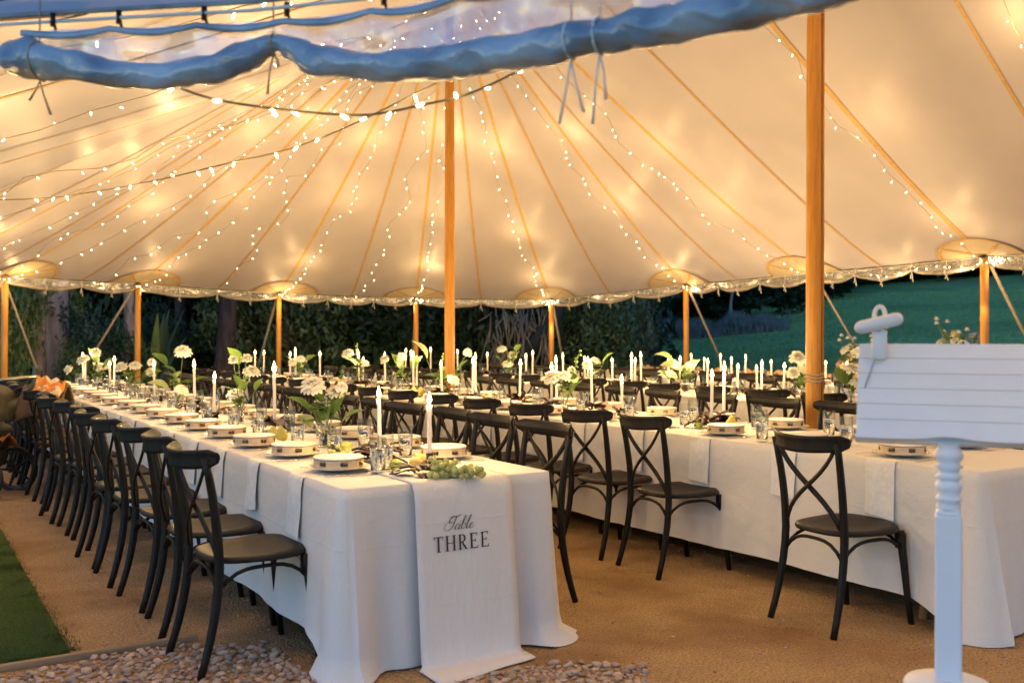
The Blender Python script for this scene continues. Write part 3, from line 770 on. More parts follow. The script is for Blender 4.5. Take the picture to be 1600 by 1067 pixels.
# ------------------------------------------------------------------ tables and cloths
TB = {'three': dict(x0=1.55, x1=2.56, y0=3.72, y1=13.3, d='the lettered table'),
      'two': dict(x0=4.17, x1=5.18, y0=2.65, y1=14.7, d='the lectern table'),
      'one': dict(x0=6.80, x1=7.81, y0=3.0, y1=15.0, d='the third table'),
      'four': dict(x0=9.42, x1=10.43, y0=7.7, y1=14.0, d='the lawn-side table')}
TZ = .76
def drape(T, key):
    x0, x1, y0, y1 = T['x0'], T['x1'], T['y0'], T['y1']; R = .035
    P = []   # (pos, normal, dist to nearest corner, side flag, corner id)
    def line(ax, ay, bx, by, nx, ny, kind):
        L = sqrt((bx - ax) ** 2 + (by - ay) ** 2); n = int(L / .035)
        n = min(n, 150 if L > 3 else 40)
        for k in range(n):
            t = k / n; d = min(t, 1 - t) * L; P.append((ax + (bx - ax) * t, ay + (by - ay) * t, nx, ny, d, kind))
    def corner(cx, cy, a0):
        for k in range(9):
            a = a0 + pi / 2 * k / 9; P.append((cx + R * cos(a), cy + R * sin(a), cos(a), sin(a), 0, 2))
    line(x0 + R, y0, x1 - R, y0, 0, -1, 1); corner(x1 - R, y0 + R, -pi / 2)
    line(x1, y0 + R, x1, y1 - R, 1, 0, 0); corner(x1 - R, y1 - R, 0)
    line(x1 - R, y1, x0 + R, y1, 0, 1, 1); corner(x0 + R, y1 - R, pi / 2)
    line(x0, y1 - R, x0, y0 + R, -1, 0, 0); corner(x0 + R, y0 + R, pi)
    K = 16; rows = []; s = 0
    sd = hash(key) % 7 if False else {'three': 1, 'two': 2, 'one': 3, 'four': 4}[key]
    for j in range(-1, K + 1):
        row = []
        for i, (x, y, nx, ny, d, kind) in enumerate(P):
            hem = .125 + .012 * noise.noise(Vector((x * 1.1, y * 1.1, sd))) if kind == 0 else .012
            if kind == 0: hem = hem + (.004 - hem) * exp(-(d / .17) ** 2)
            elif kind == 2: hem = .004
            cf = exp(-(d / .16) ** 2) if kind != 2 else 1.0
            D = TZ - hem
            if j < 0: row.append((x - nx * .02, y - ny * .02, TZ + .003)); continue
            q = j / K; dd = D * q
            z = TZ - dd
            wv = noise.noise(Vector((x * 2.6, y * 2.6, sd * 3 + .4 * q))) * .035 + .012 * sin(x * 9 + y * 7 + sd)
            off = .004 + .008 * min(1, q * 6) + (.009 * sin((x + y) * 30 + 4 * noise.noise(Vector((x * 1.3, y * 1.3, sd)))) * (.4 + noise.noise(Vector((x * 2, y * 2, 9 + sd))))) * q + wv * q * (1.2 if kind else .8) + .015 * q + cf * (.06 if x < (x0 + x1) / 2 else .035) * q ** 1.25
            if kind != 2 and d < .5: off += .028 * sin(d * 26 + sd) * q * exp(-(d / .3) ** 2)
            if key == 'three' and y < y0 + .3 and q > .8: off += max(0, q - .93) / .07 * (.09 if x > 2 else .04) * (cf if kind != 2 else 1)
            row.append((x + nx * off, y + ny * off, max(z, .004)))
        row.append(row[0]); rows.append(row)
    mb = MB(); mb.grid(rows)
    first = rows[0][:-1]
    mb.add(first, [tuple(range(len(first)))])
    return mb
def slots(T, start, pitch): 
    out = []; y = start
    while y < T['y1'] - .25: out.append(y); y += pitch
    return out
for key, T in TB.items():
    o = obj('tablecloth', drape(T, key), M['linen'])
    tag(o, {'three': 'white linen cloth draped to the ground over the table lettered THREE', 'two': 'white linen cloth on the long table behind the lectern',
            'one': 'white linen cloth on the third table from the left', 'four': 'white linen cloth on the farthest table beside the lawn'}[key], 'tablecloth', 'white linen tablecloths')
    t = thing('banquet_table', {'three': 'long trestle table hidden under the cloth lettered THREE', 'two': 'long trestle table under the cloth behind the lectern',
            'one': 'third long trestle table from the left, under white linen', 'four': 'farthest long trestle table, nearest the lawn'}[key], 'table', ((T['x0'] + T['x1']) / 2, T['y0'], 0), group='long banquet tables')
    LY = T['y1'] - T['y0']; b = MB(); b.box((0, LY / 2, TZ - .016), (T['x1'] - T['x0'] - .05, LY - .05, .028)); obj('tabletop', b, M['trestle'], t)
    nt = int(LY / 2.4)
    for k in range(nt + 1):
        yy = .35 + (LY - .7) * k / nt
        for sx in (-1, 1):
            b = MB(); b.tube([(sx * .30, yy, TZ - .03), (sx * .40, yy + .02, 0)], .022, 8); obj('leg', b, M['trestle'], t)

# runner with lettering on the near end of the lettered table
def runner():
    T = TB['three']; xc = 2.085; hw = .235; y0 = T['y0']
    r = thing('table_runner', 'pale linen runner hanging down the table end, printed Table THREE', 'table runner', (xc, y0, 0))
    mb = MB(); rows = []
    prof = [(.9, TZ + .006), (.4, TZ + .006), (.03, TZ + .006), (-.012, TZ + .002), (-.034, TZ - .03)]
    for k in range(1, 15): prof.append((-.040 - .055 * k / 14, TZ - .03 - (TZ - .07) * k / 14))
    prof += [(-.10, .028), (-.105, .012), (-.13, .009), (-.19, .007), (-.25, .006)]
    for i, (dy, z) in enumerate(prof):
        row = []
        for k in range(15):
            u = -1 + 2 * k / 14; zz = z; sp = 1.0
            if i > len(prof) - 5: sp = 1.06
            a = .007 * noise.noise(Vector((u * 1.3, z * 2.0, 4))) if z < .7 and z > .03 else 0
            dz = (.006 * (noise.noise(Vector((u * 2, dy * 9, 2))) + .5)) if i > len(prof) - 4 else 0
            row.append((u * hw * sp + .012 * (TZ - z) * 1.2 * (1 if u > 0 else .3), dy - a - .003 + (.05 * u if i > len(prof) - 3 else 0), zz + dz))
        rows.append(row)
    mb.grid(rows); obj('runner_cloth', mb, M['runner'], r, solid=.003)
    # lettering: built as flat glyph meshes just proud of the cloth
    def face_y(z): return -.040 - .055 * (TZ - .03 - z) / (TZ - .07) - .0125
    def stroke(mb, pts, w):
        V = []; n = len(pts)
        for i in range(n):
            a = Vector(pts[max(0, i - 1)]); b = Vector(pts[min(n - 1, i + 1)]); t = (b - a).normalized(); nn = Vector((-t.y, t.x))
            ww = (w[i] if isinstance(w, list) else w) / 2; p = Vector(pts[i]); V += [p - nn * ww, p + nn * ww]
        V = [Vector((q.x * .93 - .028, .52 + (q.y - .52) * .90 - .004)) for q in V]
        mb.add([(q.x, face_y(q.y), q.y) for q in V], [(2 * i, 2 * i + 2, 2 * i + 3, 2 * i + 1) for i in range(n - 1)])
    def glyph(name, strokes):
        mb = MB()
        for pts, w in strokes: stroke(mb, pts, w)
        # keep overlapping strokes off one plane
        obj(name, mb, M['ink'], r, smooth=False)
    zb = .478; Hh = .070; sx = .058
    def cap(letter, x):
        TH, tn, sf = .0092, .0034, .0034
        def L(a, b): return (x + a * .001, zb + b * .001)
        S = []
        def vstem(cx): S.append(([L(cx, 0), L(cx, 70)], TH)); 
        def serif(cx, z, w=18): S.append(([L(cx - w / 2, z), L(cx + w / 2, z)], sf))
        if letter == 'T':
            vstem(22); serif(22, 1.5, 20); S.append(([L(0, 68), L(44, 68)], .004)); S.append(([L(1, 69), L(3, 54)], [.005, .001])); S.append(([L(43, 69), L(41, 54)], [.005, .001]))
        if letter == 'H':
            for cx in (8, 44): vstem(cx); serif(cx, 1.5); serif(cx, 68.5)
            S.append(([L(8, 36), L(44, 36)], tn))
        if letter == 'R':
            vstem(8); serif(8, 1.5); S.append(([L(0, 68.5), L(12, 68.5)], sf))
            arc = [L(8, 68)] + [L(20 + 13 * sin(a), 51.5 + 16.5 * cos(a)) for a in [pi * k / 10 for k in range(11)]] + [L(8, 35)]
            S.append((arc, [.0035] + [.0035 + .0055 * sin(pi * k / 10) for k in range(11)] + [.0035]))
            S.append(([L(19, 35), L(28, 19), L(38, 3), L(46, 1.5)], [.006, .0088, .008, .003]))
        if letter == 'E':
            vstem(8); S.append(([L(0, 68.5), L(38, 68.5)], .004)); S.append(([L(0, 1.5), L(40, 1.5)], .004)); S.append(([L(8, 36), L(29, 36)], tn))
            S.append(([L(37, 69), L(36, 56)], [.005, .001])); S.append(([L(39, 1), L(41, 15)], [.005, .001])); S.append(([L(29, 43), L(29, 29)], [.0035, .0035]))
        return S
    x = -.140
    for name, ch, adv in (('letter_t', 'T', .058), ('letter_h', 'H', .066), ('letter_r', 'R', .060), ('letter_e', 'E', .057), ('letter_e', 'E', .05)):
        glyph(name, cap(ch, x)); x += adv
    # script word above
    z0 = .572
    def sc(pts): return [(-.092 + a * .001 + b * .00030, z0 + b * .001) for a, b in pts]
    def cr_(pts, n=7):
        out = []
        for i in range(len(pts) - 1):
            p0 = pts[max(i - 1, 0)]; p1 = pts[i]; p2 = pts[i + 1]; p3 = pts[min(i + 2, len(pts) - 1)]
            for k in range(n):
                t = k / n; out.append(tuple(.5 * ((2 * p1[q]) + (-p0[q] + p2[q]) * t + (2 * p0[q] - 5 * p1[q] + 4 * p2[q] - p3[q]) * t * t + (-p0[q] + 3 * p1[q] - 3 * p2[q] + p3[q]) * t ** 3) for q in (0, 1)))
        out.append(pts[-1]); return out
    def pen(pts, lo=.0016, hi=.0052):       # pointed pen: thick on the down strokes
        P = sc(cr_(pts)); W = []
        for i in range(len(P)):
            a = P[max(0, i - 1)]; b = P[min(len(P) - 1, i + 1)]; dx, dz = b[0] - a[0], b[1] - a[1]; l = sqrt(dx * dx + dz * dz) + 1e-9
            W.append(lo + (hi - lo) * max(0, -dz / l) ** 1.5)
        return (P, W)
    glyph('script_t', [pen([(72, 66), (58, 60), (40, 60), (30, 55), (22, 44), (24, 36), (34, 40)]), pen([(54, 60), (50, 40), (44, 18), (30, 2), (12, 0), (2, 10), (4, 24), (18, 34), (36, 34), (50, 38)]), pen([(22, 58), (40, 62), (60, 62), (74, 68)], .003, .003)])
    glyph('script_a', [pen([(80, 20), (72, 26), (62, 20), (58, 8), (64, 1), (74, 6), (82, 22)]), pen([(82, 24), (78, 8), (80, 1), (88, 6)])])
    glyph('script_b', [pen([(88, 6), (97, 30), (104, 55), (101, 63), (97, 52), (93, 26), (92, 8), (98, 1), (107, 5), (111, 16), (107, 26), (100, 24)])])
    glyph('script_l', [pen([(110, 20), (120, 26), (130, 50), (131, 61), (127, 60), (121, 36), (118, 10), (121, 1), (129, 6)])])
    glyph('script_e', [pen([(129, 6), (141, 14), (147, 22), (143, 27), (136, 18), (135, 6), (141, 0), (152, 7), (157, 13)])])
runner()

# ------------------------------------------------------------------ chairs
def make_chair():
    # local: sitter faces +x, back at -x
    t = thing('cross_back_chair', 'x', 'chair')
    # seat
    mb = MB(); n = 28; rings = []
    def outline(k):
        a = 2 * pi * k / n; c, s = cos(a), sin(a)
        ex = .62
        X = (abs(c) ** ex) * (1 if c > 0 else -1); Y = (abs(s) ** ex) * (1 if s > 0 else -1)
        w = .215 if X > 0 else .215 - .035 * (-X)
        return X * .215 + .005, Y * w
    for sc_, z in ((.90, .440), (.99, .444), (1.015, .454), (1.0, .466), (.93, .470), (.72, .462), (.4, .455), (.05, .452)):
        rings.append([(outline(k % n)[0] * sc_, outline(k % n)[1] * sc_, z + (.010 * max(0, outline(k % n)[0]) / .2 if sc_ < .95 and sc_ > .5 else 0)) for k in range(n + 1)])
    mb.grid(rings); mb.add(rings[0][:-1], [tuple(range(n))]); mb.add(rings[-1][:-1], [tuple(range(n - 1, -1, -1))])
    obj('seat', mb, M['seat'], t)
    def leg_front(s):
        b = MB(); b.tube([(.185, s * .175, .445), (.20, s * .185, .30), (.215, s * .192, .15), (.235, s * .20, 0)], [.021, .0185, .016, .0145], 8)
        b.box((.188, s * .176, .40), (.038, .036, .07)); return b
    def back_pt(z):
        if z < .45:
            q = 1 - z / .45; return -.195 - .085 * q ** 1.8
        q = (z - .45) / .43; return -.195 - .015 * q - .045 * q * q
    def leg_back(s):
        b = MB(); pts = []; rad = []
        for k in range(13):
            z = .885 * k / 12; pts.append((back_pt(z), s * (.178 + .024 * (1 - z / .885) ** 2 + .022 * (z / .885) ** 3), z)); rad.append((.0165 + .004 * sin(pi * min(1, z / .885)), .0145 + .003 * sin(pi * z / .885)))
        b.tube(pts, rad, 8); return b
    for s in (1, -1): obj('leg', leg_front(s), M['chair'], t)
    for s in (1, -1): obj('leg', leg_back(s), M['chair'], t)
    # crest rail: curved thick band that wraps forward at its ends
    mb = MB(); rows = []
    NN = 18
    for k in range(NN + 1):
        u = -1 + 2 * k / NN; y = u * .236; xc_ = back_pt(.88) - .058 + .098 * abs(u) ** 2.0
        e_ = 1 if abs(u) < .94 else .62
        hh = .040 * (1 - .06 * u * u) * e_; th = .012 * e_
        zc = .872 + .016 * u * u
        row = []
        for a in range(13):
            ph = 2 * pi * (a % 12) / 12; cx, cz = cos(ph), sin(ph)
            sx_ = (abs(cx) ** .6) * (1 if cx > 0 else -1); sz_ = (abs(cz) ** .75) * (1 if cz > 0 else -1)
            up_ = max(0, sz_)
            row.append((xc_ + sx_ * th * (1 + .55 * up_ ** 2) - .012 * up_ ** 2 + .006 * min(0, sz_), y, zc + sz_ * hh))
        rows.append(row)
    mb.grid(rows); mb.add(rows[0][:-1], [tuple(range(12))]); mb.add(rows[-1][:-1], [tuple(range(11, -1, -1))])
    obj('crest_rail', mb, M['chair'], t)
    for s in (1, -1):
        b = MB(); pts = []
        for k in range(11):
            q = k / 10; z = .48 + (.855 - .48) * q; y = s * (-.172 + .350 * q - .022 * sin(2 * pi * q)); x = back_pt(z) - .022 * sin(pi * q) - .002 + .009 * s * sin(pi * q)
            pts.append((x, y, z))
        b.tube(pts, [(.0140, .0075)] * 11, 8); obj('cross_brace', b, M['chair'], t)
    # bent braces under the seat
    def arcb(a, b, up=.085):
        m_ = MB(); a = Vector(a); b = Vector(b); pts = []
        for k in range(11):
            q = k / 10; e = 1 - abs(2 * q - 1) ** 3.2
            p = a.lerp(b, q); p.z = a.z + up * e; pts.append(p)
        m_.tube(pts, .0085, 7); return m_
    fl = [(.20, s * .184, .335) for s in (1, -1)]; bl = [(back_pt(.335) + .0, s * .182, .335) for s in (1, -1)]
    for a, b in ((fl[0], bl[0]), (fl[1], bl[1]), (fl[0], fl[1]), (bl[0], bl[1])): obj('under_brace', arcb(a, b), M['chair'], t)
    return t
chair0 = make_chair(); used = [False]
SIDE = {'L': 'left', 'R': 'right'}
def place_chair(x, y, rz, label):
    if not used[0]:
        c = chair0; c.location = (x, y, 0); c.rotation_euler = (0, 0, rz); c['label'] = label; used[0] = True
    else: c = dup(chair0, (x, y, 0), rz, label)
    c['group'] = 'black cross-back chairs along the tables'; return c
ROWS = {}
def chair_row(key, side, ys, gone=()):
    T = TB[key]
    for i, y in enumerate(ys):
        if i in gone: continue
        dx_ = {'three': .21, 'two': .215 if side == 'L' else .165}.get(key, .165)
        x = (T['x0'] - dx_ if side == 'L' else T['x1'] + dx_) + random.uniform(-.035, .03)
        rz = (0 if side == 'L' else pi) + random.uniform(-.085, .085)
        place_chair(x, y + random.uniform(-.02, .02), rz, 'black cross-back chair, %s from near end, %s side of %s' % (ORD[i], SIDE[side], T['d']))
Y3L = [4.22 + (0 if i == 0 else .06) + .555 * i for i in range(16)]
Y3R = [4.36 + .555 * i for i in range(16)]
Y2L = [3.2 + .63 * i for i in range(18)]; Y2R = [3.3 + .62 * i for i in range(18)]
Y1L = [3.6 + .62 * i for i in range(18)]; Y1R = [3.5 + .62 * i for i in range(18)]
Y4L = [8.2 + .62 * i for i in range(9)]; Y4R = [8.1 + .62 * i for i in range(9)]
for i in (0, 2): Y3L[i] += .0
chair_row('three', 'L', Y3L); chair_row('three', 'R', Y3R)
chair_row('two', 'L', Y2L, gone=(1,)); chair_row('two', 'R', Y2R)
chair_row('one', 'L', Y1L); chair_row('one', 'R', Y1R)
chair_row('four', 'L', Y4L)
# scalloped tan chairs on the lawn side
def scallop_chair(loc, rz, label):
    t = thing('scalloped_chair', label, 'chair', loc, rz, group='tan scalloped chairs by the lawn')
    b = MB(); out = []
    for k in range(41):
        u = -1 + 2 * k / 40; top = .80 + .045 * abs(sin(u * pi * 1.5)) + .03 * (1 - u * u); out.append((u * .27, top))
    rows = [[(-.22 - .03 * (1 - (x / .27) ** 2), x, .44) for x, z in out], [(-.24 - .05 * (1 - (x / .27) ** 2), x, z) for x, z in out]]
    b.grid(rows); obj('backrest', b, M['rattan'], t, solid=.02)
    b = MB(); b.box((0, 0, .44), (.46, .5, .04)); obj('seat', b, M['rattan'], t, bevel=.01)
    for sx in (-1, 1):
        for sy in (-1, 1):
            b = MB(); b.tube([(sx * .19, sy * .21, .42), (sx * .22, sy * .23, 0)], [.018, .013], 8); obj('leg', b, M['rattan'], t)
for i, y in enumerate(Y4R):
    scallop_chair((TB['four']['x1'] + .28, y + .1, 0), pi, 'tan chair with scalloped back, %s from the near end by the lawn' % ORD[i])

# ------------------------------------------------------------------ place settings
def make_plate():
    b = MB(); b.lathe([(.001, .004), (.085, .004), (.10, .008), (.138, .017), (.140, .019), (.138, .021), (.10, .013), (.085, .009), (.001, .009)], 36)
    return b.mesh('plate', M['plate'])
plate_me = make_plate()
def make_tamb():
    t = thing('tambourine', 'x', 'tambourine')
    r, h = .112, .050
    b = MB(); b.lathe([(r - .007, 0), (r, 0), (r, h * .3)], 40)
    # hoop with slots: upper and lower bands plus posts between the slots
    b = MB(); b.lathe([(r - .006, .016), (r - .006, 0), (r, 0), (r, .016), (r - .006, .016)], 40); b.lathe([(r - .006, h), (r - .006, .034), (r, .034), (r, h), (r - .006, h)], 40)
    ns = 7
    for k in range(ns):
        a0 = 2 * pi * k / ns; a1 = a0 + 2 * pi / ns * .66; rows = []
        for q in range(6):
            a = a0 + (a1 - a0) * q / 5; rows.append([((r - .0005) * cos(a), (r - .0005) * sin(a), .015), ((r - .0005) * cos(a), (r - .0005) * sin(a), .035)])
        b.grid(rows)
        rows = [[(x * .95, y * .95, z) for x, y, z in rw] for rw in rows]; b.grid(rows)
    b.lathe([(r - .020, .004), (r - .020, h - .004)], 40)  # inner ring added behind the jingles so the slots look less dark
    obj('hoop', b, M['tamb'], t, autos=40)
    b = MB(); b.lathe([(.001, h + .0015), (r - .004, h + .0015), (r + .0015, h - .001), (r + .0015, h - .006)], 40); obj('drum_skin', b, M['skin'], t, autos=50)
    b = MB(); b.lathe([(r + .0010, h - .0062), (r + .0018, h - .0062), (r + .0018, h - .009), (r + .0010, h - .009)], 40); obj('rim_band', b, M['slot'], t)
    for k in range(ns):
        am = 2 * pi * (k + .83) / ns; b = MB()
        c = Vector((cos(am), sin(am), 0)) * (r - .004)
        for dz in (-.0035, .0035):
            b.lathe([(.001, dz + .002 * (1 if dz > 0 else -1)), (.0165, dz)], 14, c=(c.x, c.y, .025)); 
        b.tube([(c.x, c.y, .014), (c.x, c.y, .036)], .0015, 5)
        obj('jingle', b, M['brass'], t)
    return t
tamb0 = make_tamb(); tamb_used = [False]
def make_glass():
    t = thing('water_glass', 'x', 'glass')
    b = MB(); R1, R2, H = .032, .038, .160
    n = 24; prof = [(.001, 0, 0), (R1 - .002, 0, 0), (R1, .004, 0), (R1 + .001, .012, 1), (R1 + .004, .095, 1), (R1 + .0048, .106, 0), (R2, H, 0), (R2 - .0011, H + .0008, 0), (R2 - .0022, H, 0), (R1 + .0022, .102, 0), (R1 - .001, .016, 0), (.001, .012, 0)]
    V = []; 
    for r, z, fl in prof:
        for k in range(n): rr = r * (1 - .035 * fl * (k % 2)); V.append((rr * cos(2 * pi * k / n), rr * sin(2 * pi * k / n), z))
    Fc = [(i * n + k, i * n + (k + 1) % n, (i + 1) * n + (k + 1) % n, (i + 1) * n + k) for i in range(len(prof) - 1) for k in range(n)]
    b.add(V, Fc); obj('tumbler', b, M['glass'], t, autos=50)
    b = MB(); b.lathe([(.001, .0125), (R1 - .0005, .017), (R1 + .0018, .100), (R1 + .0022, .112), (.001, .112)], 20); obj('water', b, M['water'], t)
    return t
glass0 = make_glass(); glass_used = [False]
def fork_mesh():
    b = MB(); b.tube([(0, -.095, .003), (0, -.03, .006), (0, .03, .004)], [(.0016, .005), (.0014, .0028), (.0016, .004)], 6)
    b.box((0, .042, .004), (.02, .022, .0016))
    for k in range(4): b.box((-.0078 + .0052 * k, .072, .006), (.0026, .04, .0016))
    return b.mesh('fork', M['silver'])
def knife_mesh():
    b = MB(); b.tube([(0, -.11, .004), (0, -.02, .005), (0, 0, .004)], [(.003, .006), (.003, .005), (.002, .004)], 6)
    b.grid([[(-.008, 0, .0045), (.006, 0, .0045)], [(-.009, .07, .0045), (.006, .07, .0045)], [(-.002, .112, .0045), (.004, .11, .0045)]])
    return b.mesh('knife', M['silver'])
fork_me, knife_me = fork_mesh(), knife_mesh()
def napkin_mesh(seed, L):
    # local: +x towards the table centre from its edge; hangs at -x
    b = MB(); rows = []; prof = [(.19, .0035), (.10, .0035), (.03, .0035), (.004, .003), (-.008, -.001), (-.013, -.020)]
    for k in range(1, 9): prof.append((-.018 - .012 * k / 8, -.022 - (L - .022) * k / 8))
    for i, (x, z) in enumerate(prof):
        row = []
        for k in range(9):
            u = -1 + 2 * k / 8; w = .085 * (1 + (.04 * noise.noise(Vector((z * 5, seed, 0)))))
            bul = (.010 * noise.noise(Vector((u * 1.5, z * 6, seed))) + .006 * (1 - u * u)) * min(1, max(0, -z) * 8)
            row.append((x - bul - .002, u * w + .01 * seed * z, z + (.008 * u * (seed - 1.5) if i == len(prof) - 1 else 0)))
        rows.append(row)
    b.grid(rows); me = b.mesh('napkin', M['napkin']); return me
napkins = [napkin_mesh(s, .235 + .012 * s) for s in range(4)]
tamb_i = 0
def setting(key, side, i, y, full=True, nap=True):
    T = TB[key]; s = 1 if side == 'L' else -1; xe = T['x0'] if side == 'L' else T['x1']; base = TZ + .004
    where = '%s from near end, %s side of %s' % (ORD[i], SIDE[side], T['d'])
    j = lambda a: random.uniform(-a, a)
    xp = xe + s * .195 + j(.01); yp = y + j(.02)
    if nap:
        o = link('napkin', random.choice(napkins), None, (xe, y - .02 + j(.02), base - .0035), (0, 0, 0 if s > 0 else pi))
        tag(o, 'white linen napkin, ' + where, 'napkin', 'linen napkins hanging at the place settings')
    o = link('plate', plate_me, None, (xp, yp, base + .006)); tag(o, 'cream plate under tambourine, ' + where, 'plate', 'cream dinner plates')
    rz = j(3); lab = 'cream tambourine, ' + where; loc = (xp + j(.012), yp + j(.012), base + .0165)
    if not tamb_used[0]:
        tamb0.location = loc; tamb0.rotation_euler = (0, 0, rz); tamb0['label'] = lab; tamb0['group'] = 'tambourines on the plates'; tamb_used[0] = True
    else: dup(tamb0, loc, rz, lab, 'tambourines on the plates', skip=() if full else ('jingle',))
    gx = xe + s * (.365 + j(.02)); gy = yp - s * .12 + j(.03); loc = (gx, gy, base); lab = 'tall water glass, ' + where
    if not glass_used[0]:
        glass0.location = loc; glass0['label'] = lab; glass0['group'] = 'water glasses on the tables'; glass_used[0] = True
    else: dup(glass0, loc, j(3), lab, 'water glasses on the tables', skip=() if full else ('water',))
    if full:
        for nm, me, off in (('knife', knife_me, -.175), ('fork', fork_me, .175)):
            o = link(nm, me, None, (xe + s * .17, yp + s * off * (1 if nm == 'fork' else 1), base + .0008), (0, 0, -s * pi / 2 + j(.06)))
            tag(o, 'steel %s beside the plate, %s' % (nm, where), nm, 'cutlery at the place settings')
for i, y in enumerate(Y3L): setting('three', 'L', i, y)
for i, y in enumerate(Y3R): setting('three', 'R', i, y, nap=i < 6)
for i, y in enumerate(Y2L): setting('two', 'L', i, y, full=i < 12)
for i, y in enumerate(Y2R): setting('two', 'R', i, y, full=i < 4, nap=False)
for i, y in enumerate(Y1L[:16]): setting('one', 'L', i, y, full=False, nap=i > 1)
for i, y in enumerate(Y1R[:14]): setting('one', 'R', i, y, full=False, nap=False)
for i, y in enumerate(Y4L[:8]): setting('four', 'L', i, y, full=False, nap=False)

# ------------------------------------------------------------------ candles
def make_candle():
    t = thing('taper_candle', 'x', 'candle'); H = .255
    b = MB(); prof = [(.0112, 0)] + [(.0112 - .0022 * k / 8 + .0004 * sin(k * 2.3), H * k / 8) for k in range(1, 9)] + [(.006, H + .003), (.001, H + .001)]
    b.lathe(prof, 14, cap0=True)
    for a, z0, L in ((.4, H, .05), (2.2, H, .03), (4.0, H, .07)):
        b.tube([(.0105 * cos(a), .0105 * sin(a), z0), (.0112 * cos(a), .0112 * sin(a), z0 - L)], [.0028, .0022], 6)
    obj('wax', b, M['wax'], t)
    b = MB(); b.tube([(0, 0, H), (.001, 0, H + .012)], .0012, 5); obj('wick', b, M['wick'], t)
    b = MB(); b.lathe([(.001, .0), (.0085, .006), (.0125, .015), (.0112, .026), (.0062, .042), (.001, .058)], 12, c=(0, 0, H + .006)); obj('flame', b, M['flame'], t)
    l = lamp('flame_light', (0, 0, H + .085), CANDLE_W, t, col=(1.0, .66, .30), r=.03)
    return t
def make_holder():
    t = thing('candle_holder', 'x', 'candle holder')
    b = MB(); b.lathe([(.001, 0), (.034, 0), (.036, .004), (.010, .010), (.007, .03), (.009, .042), (.016, .048), (.0175, .072), (.0135, .072), (.0125, .055), (.001, .053)], 18); obj('cup', b, M['holder'], t)
    return t
candle0, holder0 = make_candle(), make_holder(); cu_ = [False]
def make_darkleaves(seed):
    random.seed(100 + seed); b = MB()
    for k in range(16):
        a = random.uniform(0, 2 * pi); el = random.uniform(-.1, 1.0); L = random.uniform(.05, .095); w = random.uniform(.014, .026)
        d = Vector((cos(a) * cos(el), sin(a) * cos(el), sin(el))); sd = Vector((-sin(a), cos(a), 0)); o = Vector((cos(a) * .02, sin(a) * .02, .012 + .03 * random.random()))
        rows = []
        for q in range(5):
            u = q / 4; c = o + d * L * u + Vector((0, 0, -.035 * u * u)); c.z = max(c.z, .003); ww = w * sin(pi * (.12 + .83 * u)); rows.append([c - sd * ww + Vector((0, 0, .006)), c, c + sd * ww + Vector((0, 0, .006))])
        b.grid(rows)
    random.seed(500 + seed); return b.mesh('dark_leaves', M['darkleaf'])
dark_me = [make_darkleaves(s) for s in range(4)]
NC = [0]
DIG = {}
def candle(key, px, hflame, dx=0.0, leaves=True, xoff=None):
    T = TB[key]; x = (T['x0'] + T['x1']) / 2 + dx; y = y_on(x, px)
    y = max(T['y0'] + .1, min(T['y1'] - .15, y)); base = TZ + .0035
    n = DIG.get(key, 0); DIG[key] = n + 1; NC[0] += 1
    lab = '%s on %s' % (ORD[n], T['d'])
    sc_ = (hflame - base - .053) / .285; sc_ = max(.75, min(1.25, sc_))
    if not cu_[0]:
        h, c = holder0, candle0; cu_[0] = True
    else:
        h, c = dup(holder0), dup(candle0)
    for ch in c.children:
        if ch.name.startswith('flame') and ch.type == 'MESH':
            k_ = random.uniform(.85, 1.2); ch.scale = (k_, k_, 1); ch.rotation_euler = (0, 0, random.uniform(0, 6))
    c.rotation_euler = (random.uniform(-.025, .025), random.uniform(-.025, .025), random.uniform(0, 6))
    h.location = (x, y, base); c.location = (x, y, base + .0535); c.scale = (1, 1, sc_)
    h['label'] = 'small black candle holder, near end first, ' + lab; h['group'] = 'black candle holders'
    c['label'] = 'lit white taper candle, near end first, ' + lab; c['group'] = 'lit white taper candles'
    if leaves:
        o = link('dark_leaves', random.choice(dark_me), None, (x, y, base), (0, 0, random.uniform(0, 6))); s_ = random.uniform(1.2, 1.6); o.scale = (s_, s_, s_ * 1.2)
        tag(o, 'dark burgundy leaves round the candle foot, near end first, ' + lab, 'leaves', 'dark leaves round the candles')
for px, h, dx, lv in ((671, 1.085, .08, False), (593, 1.10, -.02, True), (429, 1.17, .06, True), (334, 1.09, -.08, True), (304, 1.15, .03, True), (241, 1.12, .0, True), (178, 1.12, .04, True), (172, 1.08, -.06, False), (154, 1.15, .05, True), (133, 1.10, .0, False), (108, 1.13, .03, True)):
    candle('three', px, h, dx, lv)
for px, h, dx, lv in ((1131, 1.165, .06, True), (1112, 1.12, -.06, True), (972, 1.06, -.05, True), (870, 1.17, .12, False), (862, 1.12, .0, True), (738, 1.14, -.08, True), (743, 1.18, .08, False), (646, 1.17, .0, True), (651, 1.12, .15, False),
                      (561, 1.13, .0, True), (567, 1.09, .1, True), (500, 1.14, .0, True), (462, 1.17, .05, True), (453, 1.12, -.05, False), (412, 1.12, .05, True), (354, 1.12, .0, False), (602, 1.15, .1, True), (690, 1.10, -.1, True), (812, 1.13, .1, True), (925, 1.12, .1, True)):
    candle('two', px, h, dx, lv)
